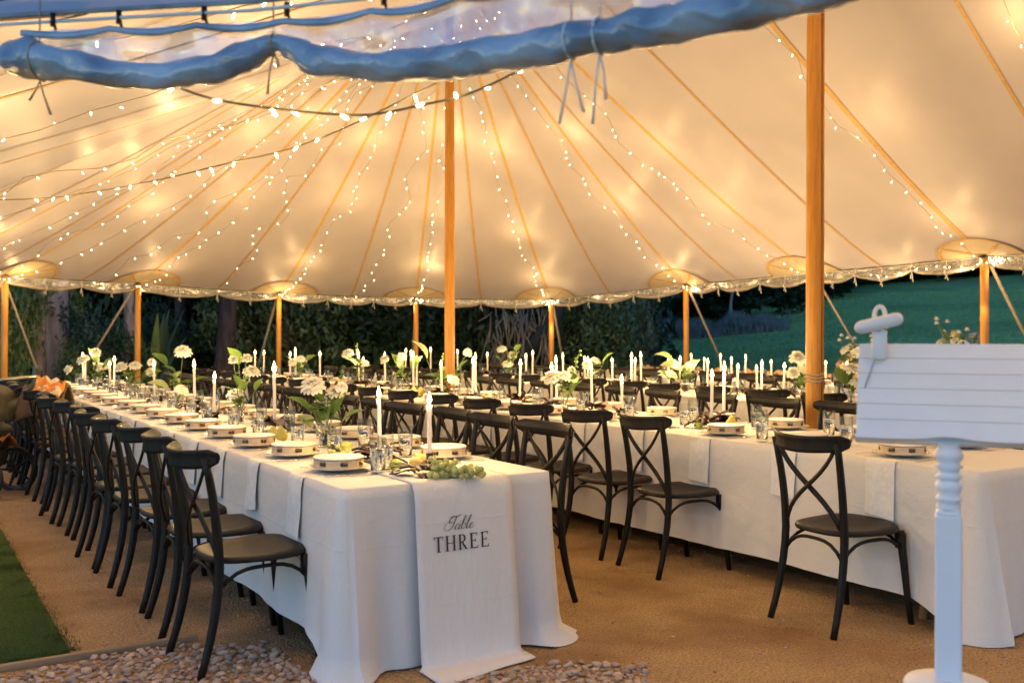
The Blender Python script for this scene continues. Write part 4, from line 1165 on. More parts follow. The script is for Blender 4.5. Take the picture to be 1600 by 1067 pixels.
for px, h, dx, lv in ((1190, 1.10, .05, True), (1183, 1.06, -.08, False), (1152, 1.06, .08, True), (1062, 1.12, .0, True), (1045, 1.09, .0, False), (1002, 1.15, .0, True), (992, 1.09, .0, False), (986, 1.14, .05, True), (957, 1.08, .0, True), (919, 1.08, .05, False), (914, 1.09, -.05, True),
                      (832, 1.14, .0, False), (822, 1.10, .0, True), (673, 1.15, .0, True), (598, 1.12, .0, True), (635, 1.10, .1, True), (715, 1.13, -.1, True), (762, 1.10, .1, True), (880, 1.12, .0, True), (1105, 1.10, .1, True), (1225, 1.08, .1, True)):
    candle('one', px, h, dx, lv)
for px, h, dx, lv in ((1323, 1.00, .0, False), (1248, 1.05, .0, True), (1143, 1.05, .0, True), (1126, 1.09, -.1, False), (1080, 1.08, 0, True), (1100, 1.02, .1, True), (1165, 1.08, .1, True), (1205, 1.02, -.1, True), (1290, 1.03, .1, True)):
    candle('four', px, h, dx, lv)

# ------------------------------------------------------------------ flowers and fruit
def bloom_mesh(seed, R=.05, m='petal', shaggy=True):
    rnd = random.Random(seed); b = MB()
    layers = 7 if shaggy else 4
    for L in range(layers):
        el = -.25 + 1.65 * L / (layers - 1); n = max(4, int((13 if shaggy else 6) * cos(max(0, el)) + 2))
        for k in range(n):
            a = 2 * pi * (k + .5 * (L % 2)) / n + rnd.uniform(-.12, .12); e2 = el + rnd.uniform(-.12, .12); l_ = R * (1.0 - .08 * L) * rnd.uniform(.85, 1.12)
            d = Vector((cos(a) * cos(e2), sin(a) * cos(e2), sin(e2))); sd = Vector((-sin(a), cos(a), 0)); up = d.cross(sd)
            w = R * (.20 if shaggy else .42); o = Vector((0, 0, 0))
            rows = []
            for q, ww, lift in ((.15, .3, 0), (.55, 1.0, -.10), (.85, .8, -.05), (1.0, .15, .06)):
                c = o + d * l_ * q - up * R * lift; rows.append([c - sd * w * ww - up * R * .06, c, c + sd * w * ww - up * R * .06])
            b.grid(rows)
    b.ell((0, 0, 0), (R * .35,) * 3, 8, 5)
    return b.mesh('bloom', M[m])
blooms = [bloom_mesh(1, .058), bloom_mesh(2, .05), bloom_mesh(3, .045, 'petal', False), bloom_mesh(4, .05, 'petalpeach'), bloom_mesh(5, .04, 'petalpeach', False)]
def leaf_mesh(L, W, m='leaf', curl=.3):
    b = MB(); rows = []
    for q in range(7):
        u = q / 6; ww = W * sin(pi * min(1, .06 + .94 * u) ** .8) if u < 1 else .001; z = L * u * .4 - curl * L * u * u
        rows.append([(L * u, -ww, z + ww * .35), (L * u, 0, z), (L * u, ww, z + ww * .35)])
    b.grid(rows); return b.mesh('leaf', M[m])
leaves = [leaf_mesh(.10, .03), leaf_mesh(.14, .05), leaf_mesh(.12, .02, curl=.5), leaf_mesh(.16, .06, 'paleleaf', .4), leaf_mesh(.09, .03, 'paleleaf')]
def arrangement(name_label, loc, spec, vase_h=.12, seed=0, cat='flowers', vase=True, rad=.03):
    rnd = random.Random(seed); t = thing('flower_arrangement', name_label, cat, loc, group='white flower arrangements')
    if vase:
        b = MB(); b.lathe([(.001, 0), (rad, 0), (rad * 1.05, .004), (rad, vase_h), (rad - .002, vase_h), (rad - .003, .01), (.001, .009)], 20); obj('vase', b, M['glass'], t)
        b = MB(); b.lathe([(.001, .0095), (rad - .0035, .0105), (rad - .0028, vase_h * .62), (.001, vase_h * .62)], 16); obj('water', b, M['water'], t)
    top = Vector((0, 0, vase_h * .8))
    for kind, idx, dx, h, scl in spec:      # dx: sideways in the picture, h: height above the table
        dz = rnd.uniform(-.06, .06); tip = Vector((dx * CA + dz * SA, -dx * SA + dz * CA, h)); base = Vector((rnd.uniform(-.012, .012), rnd.uniform(-.012, .012), .015 if vase else 0))
        mid = base.lerp(tip, .5) + Vector((rnd.uniform(-.015, .015), rnd.uniform(-.015, .015), .02))
        b = MB(); b.tube([base, base.lerp(mid, .6), mid, tip.lerp(mid, .4), tip], .0022, 5); obj('stem', b, M['stem'], t)
        dirv = (tip - mid).normalized()
        if kind == 'b':
            o = link('bloom', blooms[idx], t, tip, None); o.rotation_mode = 'QUATERNION'
            v = Vector((dirv.x - .5 * SA, dirv.y - .5 * CA, dirv.z + .4)).normalized(); o.rotation_quaternion = v.to_track_quat('Z', 'Y'); o.scale = (scl * 1.06,) * 3
        elif kind == 'l':
            o = link('leaf', leaves[idx], t, tip * .8 + mid * .2, None); o.rotation_euler = (rnd.uniform(-.6, .6), rnd.uniform(-.9, -.1), (0 if dx > 0 else pi) - YAW + rnd.uniform(-.7, .7)); o.scale = (scl * .85,) * 3
        elif kind == 'i':    # spire of green bells
            for q in range(7):
                p = mid.lerp(tip, .1 + .9 * q / 6) + Vector((rnd.uniform(-.014, .014), rnd.uniform(-.014, .014), 0)); b = MB()
                b.lathe([(.003, 0), (.014 * (1.15 - q * .09), .010), (.020 * (1.15 - q * .09), .018), (.012 * (1.1 - q * .09), .012), (.002, .004)], 8); o = obj('bell', b, M['leaf'], t, loc=p); o.rotation_euler = (rnd.uniform(-1, 1), rnd.uniform(-1, 1), 0); o.scale = (scl,) * 3
    # filler leaves low down
    for k in range(16):
        o = link('leaf', leaves[rnd.choice([0, 0, 2, 2, 4])], t, (rnd.uniform(-.03, .03), rnd.uniform(-.03, .03), vase_h * rnd.uniform(.85, 2.2)), (rnd.uniform(-.4, .4), rnd.uniform(-.9, .2), rnd.uniform(0, 6.3)))
        o.scale = (rnd.uniform(.7, 1.1),) * 3
    return t
def on_table(key, px, dx=0.0):
    T = TB[key]; x = (T['x0'] + T['x1']) / 2 + dx; return (x, y_on(x, px), TZ + .0035)
B, Lf, I = 'b', 'l', 'i'
arrangement('tall white dahlias and green bells, nearest flowers on the table lettered THREE', on_table('three', 508, .0), [(B, 0, -.06, .34, 1.25), (B, 1, .05, .30, 1.0), (B, 2, -.02, .24, 1.0), (I, 0, .09, .43, 1.0), (Lf, 1, -.10, .20, 1.3), (Lf, 1, .12, .16, 1.1), (Lf, 3, -.09, .12, .9), (B, 2, .10, .33, .8), (Lf, 0, .02, .27, 1.2), (Lf, 1, .02, .18, 1.4), (Lf, 1, -.04, .15, 1.2)], seed=1, rad=.034)
arrangement('two white dahlias with round leaves, second flowers on the table lettered THREE', on_table('three', 374, .05), [(B, 0, .07, .36, 1.1), (B, 1, -.04, .20, 1.3), (B, 2, .05, .45, .9), (Lf, 1, -.02, .45, 1.2), (Lf, 0, .13, .25, 1.2), (B, 2, -.03, .44, .8), (Lf, 1, .03, .33, .9)], seed=2)
arrangement('single tall white dahlia over broad pale leaves on the table lettered THREE', on_table('three', 278, .0), [(B, 0, .05, .48, 1.3), (B, 1, .04, .17, 1.2), (Lf, 3, -.10, .16, 1.4), (Lf, 3, .02, .12, 1.1), (Lf, 1, -.12, .40, 1.3), (Lf, 0, .16, .26, 1.3), (Lf, 1, -.03, .33, 1.0)], seed=3)
arrangement('pair of white roses low in green leaves on the table lettered THREE', on_table('three', 208, .0), [(B, 2, -.10, .30, 1.4), (B, 1, .02, .32, 1.3), (Lf, 1, .10, .22, 1.6), (B, 2, .16, .25, 1.2), (Lf, 1, -.05, .16, 1.4), (B, 2, .20, .35, 1.0)], seed=4)
arrangement('far white carnations on the table lettered THREE beside the brown jacket', on_table('three', 150, .0), [(B, 1, -.16, .33, 1.5), (B, 1, .03, .25, 1.5), (Lf, 1, -.03, .33, 1.6), (B, 2, -.30, .22, 1.3), (B, 2, .02, .42, 1.2), (Lf, 1, .10, .26, 1.6)], seed=5)
arrangement('white carnations and tall green bells, nearest flowers on the table behind the lectern', on_table('two', 882, .0), [(B, 0, -.10, .27, 1.5), (B, 1, .0, .28, 1.4), (I, 0, .12, .48, 1.15), (Lf, 0, .08, .20, 1.3), (Lf, 1, .07, .15, 1.2), (B, 2, .06, .33, .8)], seed=6)
arrangement('arching broad leaf with ivory rose on the table behind the lectern', on_table('two', 690, .0), [(Lf, 3, -.16, .42, 1.7), (I, 0, .02, .42, .9), (B, 1, .12, .17, 1.4), (Lf, 1, .10, .14, 1.4), (B, 2, .26, .44, 1.1), (Lf, 0, .2, .32, 1.4), (Lf, 1, -.03, .2, 1.3)], seed=7)
arrangement('pale calla lilies on the far part of the table behind the lectern', on_table('two', 628, .0), [(B, 2, -.18, .35, 1.2), (B, 2, .0, .38, 1.2), (Lf, 1, -.02, .28, 1.6), (Lf, 1, .12, .26, 1.6)], seed=8)
arrangement('bright green leaves and white roses left of the far pole', on_table('one', 795, .0), [(B, 1, -.10, .42, 1.5), (B, 1, -.02, .22, 1.6), (Lf, 1, .10, .42, 1.2), (Lf, 1, .08, .3, 1.2), (Lf, 1, -.12, .25, 1.2), (Lf, 0, 0, .35, 1.3), (Lf, 1, .04, .2, 1.2), (I, 0, .12, .46, 1.5), (B, 2, .05, .33, 1.5)], seed=9)
arrangement('big pale hosta leaves standing on the third table', on_table('one', 1070, .0), [(Lf, 3, -.12, .34, 1.8), (Lf, 3, -.03, .25, 1.9), (Lf, 3, .03, .2, 1.7), (Lf, 3, -.08, .15, 1.6), (Lf, 1, -.2, .15, 1.5)], seed=10)
arrangement('white orchid blooms beside the nearer tall pole', on_table('one', 1254, .0), [(B, 2, -.05, .40, 1.7), (B, 2, .04, .30, 1.9), (B, 2, -.10, .26, 1.4), (B, 2, .12, .38, 1.5), (Lf, 0, .02, .15, 1.2)], seed=11)
arrangement('white blooms at the left edge of the lectern board', (on_table('one', 1330, -.1)), [(B, 1, .0, .32, 1.6), (B, 1, .05, .2, 1.6), (Lf, 1, -.06, .2, 1.5)], seed=12)
arrangement('white flowers with tall green bells behind the second row of chairs', on_table('two', 560, .0), [(B, 0, -.12, .40, 1.3), (I, 0, -.02, .5, 1.4), (B, 1, .05, .28, 1.4), (Lf, 1, .0, .25, 1.6)], seed=13)
arrangement('small white posy, far end of the table behind the lectern', on_table('two', 470, .0), [(B, 1, .0, .3, 1.4), (Lf, 1, .1, .3, 1.6), (B, 2, -.1, .25, 1.4), (Lf, 1, -.1, .2, 1.6)], seed=14)
arrangement('white posy far along the third table', on_table('one', 930, .0), [(B, 1, .0, .3, 1.4), (Lf, 1, .1, .3, 1.6), (B, 2, -.1, .25, 1.4)], seed=15)

def pedestal(label, px, Z, ptop, R, seed, h0):
    x, y = cw((px - 800) / F * Z, Z); t = thing('pedestal_plinth', 'peach painted plinth ' + label, 'plinth', (x, y, 0), group='flower plinths by the lawn')
    b = MB(); b.lathe([(.001, 0), (.17, 0), (.17, h0), (.16, h0 + .004), (.001, h0 + .004)], 28); obj('column', b, M['plinth'], t, autos=40)
    rnd = random.Random(seed); f = thing('flower_arrangement', 'large peach and white flower arrangement ' + label, 'flowers', (x, y, h0 + .004), group='large plinth flowers')
    b = MB(); b.lathe([(.001, 0), (.08, 0), (.11, .10), (.10, .10), (.07, .01)], 20); obj('bowl', b, M['plinth'], f)
    for k in range(30):
        a = rnd.uniform(0, 2 * pi); e = rnd.uniform(-.2, 1.4); r = R * rnd.uniform(.6, 1.0); p = Vector((cos(a) * cos(e) * r, sin(a) * cos(e) * r, .16 + sin(e) * r * 1.1))
        o = link('bloom', blooms[rnd.choice([0, 1, 3, 3, 4])], f, p); o.rotation_mode = 'QUATERNION'; o.rotation_quaternion = (p - Vector((0, 0, .1))).to_track_quat('Z', 'Y'); o.scale = (rnd.uniform(1.4, 2.0),) * 3
    for k in range(60):
        a = rnd.uniform(0, 2 * pi); e = rnd.uniform(-.5, 1.5); r = R * rnd.uniform(.4, .95); o = link('leaf', leaves[rnd.choice([0, 1, 2])], f, (cos(a) * cos(e) * r, sin(a) * cos(e) * r, .16 + sin(e) * r), (rnd.uniform(-1, 1), rnd.uniform(-1.2, .5), a)); o.scale = (rnd.uniform(.9, 1.5),) * 3
    for k in range(9):
        a = rnd.uniform(0, 2 * pi); p = Vector((cos(a) * R * .8, sin(a) * R * .8, .18 + R * rnd.uniform(.9, 1.5))); b = MB(); b.tube([(0, 0, .1), p * .5, p], .002, 5); obj('stem', b, M['stem'], f)
        o = link('bloom', blooms[2], f, p); o.scale = (.8,) * 3
    return f
pedestal('left of the lectern board', 1345, 13.9, 0, .36, 3, .72)
pedestal('behind the lectern board', 1503, 12.3, 0, .36, 4, .86)

def fruit(kind, label, loc, s=1.0, lie=False):
    b = MB(); mt = {'pear': 'pear', 'peach': 'peach', 'lime': 'lime', 'fig': 'fig', 'quince': 'pear'}[kind]; t = thing(kind, label, 'fruit', loc)
    if kind in ('pear', 'quince'): b.lathe([(.001, 0), (.02, .003), (.031, .018), (.033, .032), (.027, .050), (.017, .066), (.012, .077), (.006, .083), (.001, .083)], 18)
    elif kind == 'fig': b.lathe([(.001, 0), (.012, .002), (.020, .014), (.018, .028), (.008, .042), (.001, .046)], 14)
    else: b.lathe([(.001, .001), (.014, .002), (.027, .016), (.030, .030), (.026, .046), (.012, .057), (.001, .054)], 18)
    obj('flesh', b, M[mt], t); b = MB(); z = {'pear': .082, 'quince': .082, 'fig': .045}.get(kind, .054); b.tube([(0, 0, z - .002), (.003, .001, z + .014)], .0016, 5); obj('stalk', b, M['trestle'], t)
    t.scale = (s,) * 3; t.rotation_euler = (.12, .1, random.uniform(0, 6))
    return t
def tb(key, px, dx): x = (TB[key]['x0'] + TB[key]['x1']) / 2 + dx; return (x, y_on(x, px), TZ + .004)
fruit('pear', 'upright yellow pear left of the other pear beside dark leaves', tb('three', 424, -.12), .95)
fruit('pear', 'larger yellow pear right of the other pear beside dark leaves', tb('three', 441, -.10), 1.1)
fruit('lime', 'small green fruit between two glasses near the table end', tb('three', 620, -.10), 1.0)
fruit('peach', 'orange peach behind the dark figs at the table end', tb('three', 649, -.02), 1.1)
fruit('peach', 'yellow peach lying at the foot of the nearest candle', tb('three', 655, .08), 1.0)
fruit('fig', 'dark fig beside the grapes', tb('three', 662, .02), 1.1); fruit('fig', 'dark fig at the foot of the candle by the grapes', tb('three', 678, .03), 1.2)
fruit('fig', 'lone dark fig behind the second candle', tb('three', 606, .06), 1.2)
fruit('pear', 'green-yellow pear right of the dark leaves on the table behind the lectern', tb('two', 1141, -.12), 1.25); fruit('lime', 'yellow-green fruit left of the dark leaves on the table behind the lectern', tb('two', 1092, -.14), 1.0)
fruit('pear', 'yellow pear half hidden behind a chair back, left one', tb('two', 645, -.2), 1.2); fruit('pear', 'yellow pear half hidden behind a chair back, right one', tb('two', 655, -.18), 1.2)
fruit('lime', 'green fruit under the nearest white dahlias', tb('three', 524, .02), 1.1); fruit('lime', 'second green fruit under the nearest white dahlias', tb('three', 540, .0), 1.0)
def grapes(label, c, L, n, ang, seed):
    rnd = random.Random(seed); t = thing('grape_bunch', label, 'grapes', c, ang); t.scale = (1.3,) * 3; b = MB(); b.ell((0, 0, 0), (1, 1, 1.08), 12, 8); me = b.mesh('grape', M['grape']); put = []
    tries = 0
    while len(put) < n and tries < 4000:
        tries += 1; u = rnd.random(); w = .048 * (1 - .55 * u) ; p = Vector((L * u, rnd.gauss(0, w * .5), .010 + abs(rnd.gauss(0, w * .42))))
        if all((p - q).length > .0165 for q in put): put.append(p)
    for p in put:
        o = link('grape', me, t, p, (rnd.uniform(0, 3), rnd.uniform(0, 3), 0)); s = rnd.uniform(.0092, .0108); o.scale = (s,) * 3
    b = MB(); b.tube([(-.03, .01, .05), (0, 0, .035), (L * .5, 0, .025), (L * .9, 0, .015)], [.0022, .002, .0015, .001], 5); obj('stalk', b, M['stem'], t)
gp = at(672, 716, 4.28); grapes('bunch of green grapes on the near end of the table lettered THREE', (gp.x, gp.y, TZ + .004), .18, 75, -.62, 5)
gp = at(515, 690, 5.05); grapes('small bunch of green grapes under the nearest white dahlias', (gp.x, gp.y, TZ + .004), .08, 26, -.5, 6)
# dark pointed leaf cluster by the grapes
for (px, py, Z, lab, s) in ((655, 716, 4.33, 'long dark leaves pointing left beside the green grapes', 1.25), (590, 712, 4.75, 'dark leaves spread behind the nearest water glass', 1.3)):
    p = at(px, py, Z); o = link('dark_leaves', dark_me[1], None, (p.x, p.y, TZ + .004), (0, 0, 2.0)); o.scale = (s, s, s * .8); tag(o, lab, 'leaves')
p = at(590, 735, 4.42)
dup(glass0, (p.x, p.y, TZ + .004), 1.0, 'nearest water glass, at the corner left of the grapes', 'water glasses on the tables')
p = at(1195, 690, 5.75)
dup(glass0, (p.x - .02, p.y, TZ + .004), 1.3, 'water glass alone between two place settings behind the lectern table edge', 'water glasses on the tables')

# ------------------------------------------------------------------ white lectern and clip lamp
def lectern():
    FACE = radians(23.0); CF, SF = cos(YAW + FACE), sin(YAW + FACE)
    Z = 2.62; X = (1483 - 800) / F * Z; x, y = cw(X, Z)
    t = thing('white_lectern', 'white painted timber lectern with turned post, out of focus in front', 'lectern', (x, y, 0), -YAW - FACE)
    prof = [(.036, 0), (.034, .02), (.026, .035), (.030, .05), (.034, .065), (.030, .085), (.022, .10), (.034, .112), (.036, .118), (.022, .128), (.024, .14), (.034, .155), (.036, .162), (.024, .175), (.030, .19), (.030, .215), (.026, .23), (.020, .28)]
    zsq = CAMZ - (795 - HOR) / F * Z
    zt = CAMZ - (697 - HOR) / F * Z
    b = MB(); h = zt - zsq; b.lathe([(r, zsq + (z / .28) * h * 1.05) for r, z in [(.030, 0), (.031, .015), (.026, .03), (.033, .04), (.031, .052), (.026, .06), (.031, .08), (.034, .10), (.029, .118), (.024, .125), (.036, .137), (.026, .15), (.024, .165), (.036, .180), (.025, .193), (.034, .215), (.036, .235), (.030, .25), (.027, .262), (.03, .28)]], 24)
    obj('turned_post', b, M['white'], t)
    zb = .46; b = MB(); w = .033
    b.box((0, 0, (zb + zsq) / 2 - .006), (2 * w, 2 * w, zsq - zb - .012)); b.box((0, 0, zsq - .006), (2 * w, 2 * w, .016), taper=.8); obj('square_post', b, M['white'], t, bevel=.006, smooth=False)
    b = MB(); b.lathe([(.001, zb + .018), (.05, zb + .018), (.105, zb + .006), (.112, zb - .006), (.105, zb - .02), (.04, zb - .03), (.035, .10), (.05, .08), (.18, .05), (.20, .03), (.20, 0), (.001, 0)], 36); obj('foot', b, M['white'], t)
    # board leaning back
    tilt = Matrix.Rotation(radians(-26), 3, 'X'); c = Vector((-.003, .0, zt + .004)); hw = .228; ph = .0455; n = 6
    for k in range(n):
        b = MB(); p = c + tilt @ Vector((0, -.012, ph * (k + .5) + .012)); b.box(p, (2 * hw, .016, ph - .0010), tilt); obj('plank', b, M['white'], t, bevel=.0012, smooth=False)
    b = MB(); p = c + tilt @ Vector((0, .0045, ph * n / 2)); b.box(p, (2 * hw - .01, .012, ph * n - .004), tilt); obj('backboard', b, M['white'], t)
    b = MB(); nn = 30; r1 = []; r2 = []; r3 = []; r4 = []
    for k in range(nn + 1):
        u = -1 + 2 * k / nn; hump = .010 * exp(-(u / .26) ** 2)
        r1.append(c + tilt @ Vector((u * (hw + .002), -.0215, .014 + hump))); r2.append(c + tilt @ Vector((u * (hw + .002), -.0215, .0035 + hump)))
        r3.append(c + tilt @ Vector((u * (hw + .002), .016, .002))); r4.append(c + tilt @ Vector((u * (hw + .002), .016, .014)))
    b.grid([r1, r2, r3, r4, r1]); b.add([r1[0], r2[0], r3[0], r4[0]], [(0, 1, 2, 3)]); b.add([r1[-1], r2[-1], r3[-1], r4[-1]], [(3, 2, 1, 0)])
    obj('book_ledge', b, M['white'], t, autos=40)
    # clip lamp
    zc = CAMZ - (543 - HOR) / F * Z
    lx = -.176
    root = t.matrix_basis @ Vector((0, 0, 0))
    cl = thing('clip_lamp', 'small white clip-on reading lamp on top of the lectern board', 'lamp', (x + lx * CF, y - lx * SF, zc), -YAW - FACE)
    yb = .10
    b = MB(); b.box((0, yb - .030, .006), (.042, .022, .085), Matrix.Rotation(.05, 3, 'Y'), taper=.86); obj('clip', b, M['plastic'], cl, bevel=.008)
    b = MB(); b.box((0, yb + .024, .006), (.036, .016, .08)); b.tube([(0, yb - .02, .03), (0, yb + .02, .03)], .012, 10); obj('clip', b, M['plastic'], cl, bevel=.006)
    b = MB(); b.tube([(-.014, yb, .03), (-.014, yb, .075)] + [(-.014 * cos(pi * q / 8), yb, .088 + .024 * sin(pi * q / 8)) for q in range(9)] + [(.014, yb, .05)], .0062, 10); obj('handle_loop', b, M['plastic'], cl)
    b = MB(); a = Vector((-.064, yb - .035, .050)); e = Vector((.062, yb - .055, .080)); pts = []; rr = []
    for k in range(13):
        q = .5 - .5 * cos(pi * k / 12); pts.append(a.lerp(e, q)); rr.append(.0178 * max(0, 1 - max(0, abs(2 * q - 1) * .5 * .128 - .064 + .0178) ** 2 / .0178 ** 2) ** .5 + .0006)
    b.tube(pts, rr, 16); obj('lamp_head', b, M['plastic'], cl)
    b = MB(); b.tube([(.002, yb - .04, .06), (-.004, yb - .03, -.01), (-.02, yb - .033, -.06), (-.035, yb - .06, -.11)], .002, 6); obj('cord', b, M['greyplastic'], cl)
lectern()

# ------------------------------------------------------------------ pushchair, jacket
def pram():
    x, y = cw(-4.54, 8.75); t = thing('pushchair', 'dark pushchair with a rust blanket parked at the left edge', 'pushchair', (x, y, 0), pi / 2 - YAW)
    for (wx, wy, r) in ((.10, -.12, .185), (-.5, -.12, .185), (.10, .75, .12), (-.5, .75, .12)):
        b = MB(); b.tube([(wx, wy + r * cos(a), r + r * .0 + r * sin(a)) for a in [2 * pi * k / 28 for k in range(29)]], .019 if r > .15 else .015, 9); w = obj('wheel', b, M['rubber'], t)
        b = MB(); b.tube([(wx, wy + (r - .03) * cos(a), r + (r - .03) * sin(a)) for a in [2 * pi * k / 28 for k in range(29)]], .007, 6)
        for k in range(5):
            a = 2 * pi * k / 5; b.tube([(wx, wy, r), (wx, wy + (r - .03) * cos(a), r + (r - .03) * sin(a))], [.016, .009], 6)
        b.tube([(wx - .02, wy, r), (wx + .025, wy, r)], .028, 12); obj('rim', b, M['prblack'], w)
    for wx in (.08, -.48):
        b = MB(); b.tube([(wx, -.12, .19), (wx, .1, .42), (wx, .2, .62), (wx, -.28, 1.0)], .013, 8); b.tube([(wx, .75, .12), (wx, .25, .5), (wx, .12, .66)], .013, 8); obj('frame_tube', b, M['prblack'], t)
    b = MB(); b.tube([(.08, -.28, 1.0), (.06, -.33, 1.01), (-.2, -.34, 1.01), (-.46, -.33, 1.01), (-.48, -.28, 1.0)], .015, 10); obj('handlebar', b, M['alu'], t)
    b = MB(); rows = []
    for k in range(9):
        a = pi * k / 8 * .9 + .1; rows.append([(xx, .05 - .30 * cos(a), .62 + .33 * sin(a)) for xx in (-.47, -.2, .07)])
    b.grid(rows); obj('canopy', b, M['prgrey'], t, solid=.01)
    b = MB(); b.box((-.2, .12, .55), (.5, .5, .22), Matrix.Rotation(.3, 3, 'X')); obj('seat_shell', b, M['prblack'], t, bevel=.04)
    b = MB(); b.box((-.2, .18, .33), (.52, .5, .14)); obj('basket', b, M['prblack'], t, bevel=.03)
    b = MB(); rows = []
    for j in range(9):
        rows.append([(-.46 + .55 * k / 10, -.16 + .5 * j / 8, .44 + .09 * noise.noise(Vector((k * .5, j * .6, 2))) + .06 * sin(pi * k / 10) - .05 * (1 if k in (0, 10) else 0)) for k in range(11)])
    b.grid(rows); obj('blanket', b, M['rust'], t, solid=.012)
    # draped jacket and scarf over the farthest visible chairs
    p = at(72, 600, 8.75)
    b = MB(); rows = []
    for j in range(12):
        v = j / 11; w = .20 + .02 * noise.noise(Vector((v * 4, 0, 0)))
        rows.append([(-w + 2 * w * k / 14, (v - .5) * .36 + .03 * noise.noise(Vector((k * .5, v * 3, 1))), .98 - .30 * abs(2 * v - 1) ** 1.6 - .05 * abs(2 * k / 14 - 1) ** 3 + .045 * noise.noise(Vector((k * .45, v * 2.5, 8)))) for k in range(15)])
    b.grid(rows); o = tag(obj('brown_jacket', b, M['jacket'], solid=.02, loc=(p.x, p.y, 0), rot=(0, 0, -YAW)), 'brown jacket draped over the pushchair handle beside the far chairs', 'jacket')
    b = MB(); rows = []
    for j in range(11):
        v = j / 10
        rows.append([(-.06 + .24 * k / 12 + .02 * sin(v * 5), -.17 + .20 * v + .02 * noise.noise(Vector((k * .7, v * 3, 4))), 1.02 - .13 * (1 - v) ** 2 - .05 * (k / 12) + .035 * noise.noise(Vector((k * .6, v * 4, 6))) + .015 * sin(k * 1.4 + v * 3)) for k in range(13)])
    b.grid(rows); tag(obj('scarf', b, M['scarf'], solid=.008, loc=(p.x, p.y, 0), rot=(0, 0, -YAW)), 'orange and cream patterned scarf lying on the brown jacket', 'scarf')
    b = MB(); q = at(101, 676, 9.3); b.ell(q, (.03, .05, .035), 8, 6, jit=.6); b.tube([q, q + Vector((0, 0, .12))], .006, 5)
    tag(obj('red_cloth_bag', b, M['red']), 'small red bag seen between the left-hand chair legs', 'bag')
pram()

# ------------------------------------------------------------------ vegetation
def foliage_mesh(name, n, rad, size, m, seed, clumps=26, shape='ell', long=2.0):
    rs = np.random.RandomState(seed)
    d = rs.normal(size=(clumps, 3)); d /= np.linalg.norm(d, axis=1)[:, None]
    cc = d * (rs.uniform(.35, .95, clumps)[:, None]) * np.array(rad); cr_ = rs.uniform(.22, .42, clumps) * min(rad)
    idx = rs.randint(0, clumps, n); off = rs.normal(size=(n, 3)); off /= np.linalg.norm(off, axis=1)[:, None]
    pos = cc[idx] + off * (cr_[idx] * rs.uniform(.5, 1.1, n))[:, None]
    pos[:, 2] += rad[2]; pos[:, 2] = np.maximum(pos[:, 2], .03)
    ax = rs.normal(size=(n, 3)); ax[:, 2] -= .35; ax /= np.linalg.norm(ax, axis=1)[:, None]
    up = off * .8 + rs.normal(size=(n, 3)) * .5; sd = np.cross(ax, up); sd /= np.linalg.norm(sd, axis=1)[:, None]
    s = size * rs.uniform(.6, 1.4, n)[:, None]
    a = pos - ax * s * .5 * long; c = pos + ax * s * .5 * long; b = pos + sd * s * .42; e = pos - sd * s * .42
    V = np.stack([a, b, c, e], 1).reshape(-1, 3); me = bpy.data.meshes.new(name)
    me.vertices.add(4 * n); me.vertices.foreach_set('co', V.ravel().astype(np.float32)); me.loops.add(4 * n); me.loops.foreach_set('vertex_index', np.arange(4 * n, dtype=np.int32))
    me.polygons.add(n); me.polygons.foreach_set('loop_start', np.arange(0, 4 * n, 4, dtype=np.int32)); me.polygons.foreach_set('loop_total', np.full(n, 4, dtype=np.int32))
    me.materials.append(m); me.update(calc_edges=True); me.validate(); return me
FM = {}
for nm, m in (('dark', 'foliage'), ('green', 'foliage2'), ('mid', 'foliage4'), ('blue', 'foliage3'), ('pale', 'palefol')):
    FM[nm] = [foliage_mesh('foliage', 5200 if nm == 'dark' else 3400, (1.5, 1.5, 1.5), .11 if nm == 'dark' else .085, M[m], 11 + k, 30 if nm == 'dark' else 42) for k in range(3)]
def shrub(label, px, Z, w, h, kind, grp='shrubs and undergrowth behind the tent', stemm='darkbark'):
    x, y = cw((px - 800) / F * Z, Z); g = terr(x, y); t = thing('shrub', label, 'shrub', (x, y, g - .02), random.uniform(0, 6), group=grp)
    o = link('foliage', random.choice(FM[kind]), t); o.scale = (w / 3.0, w / 3.0, h / 3.0)
    b = MB(); 
    for k in range(4):
        a = random.uniform(0, 6); b.tube([(0, 0, 0), (.1 * w * cos(a), .1 * w * sin(a), h * .3), (.25 * w * cos(a), .25 * w * sin(a), h * .7)], [.03, .022, .01], 6)
    obj('branches', b, M[stemm], t); return t
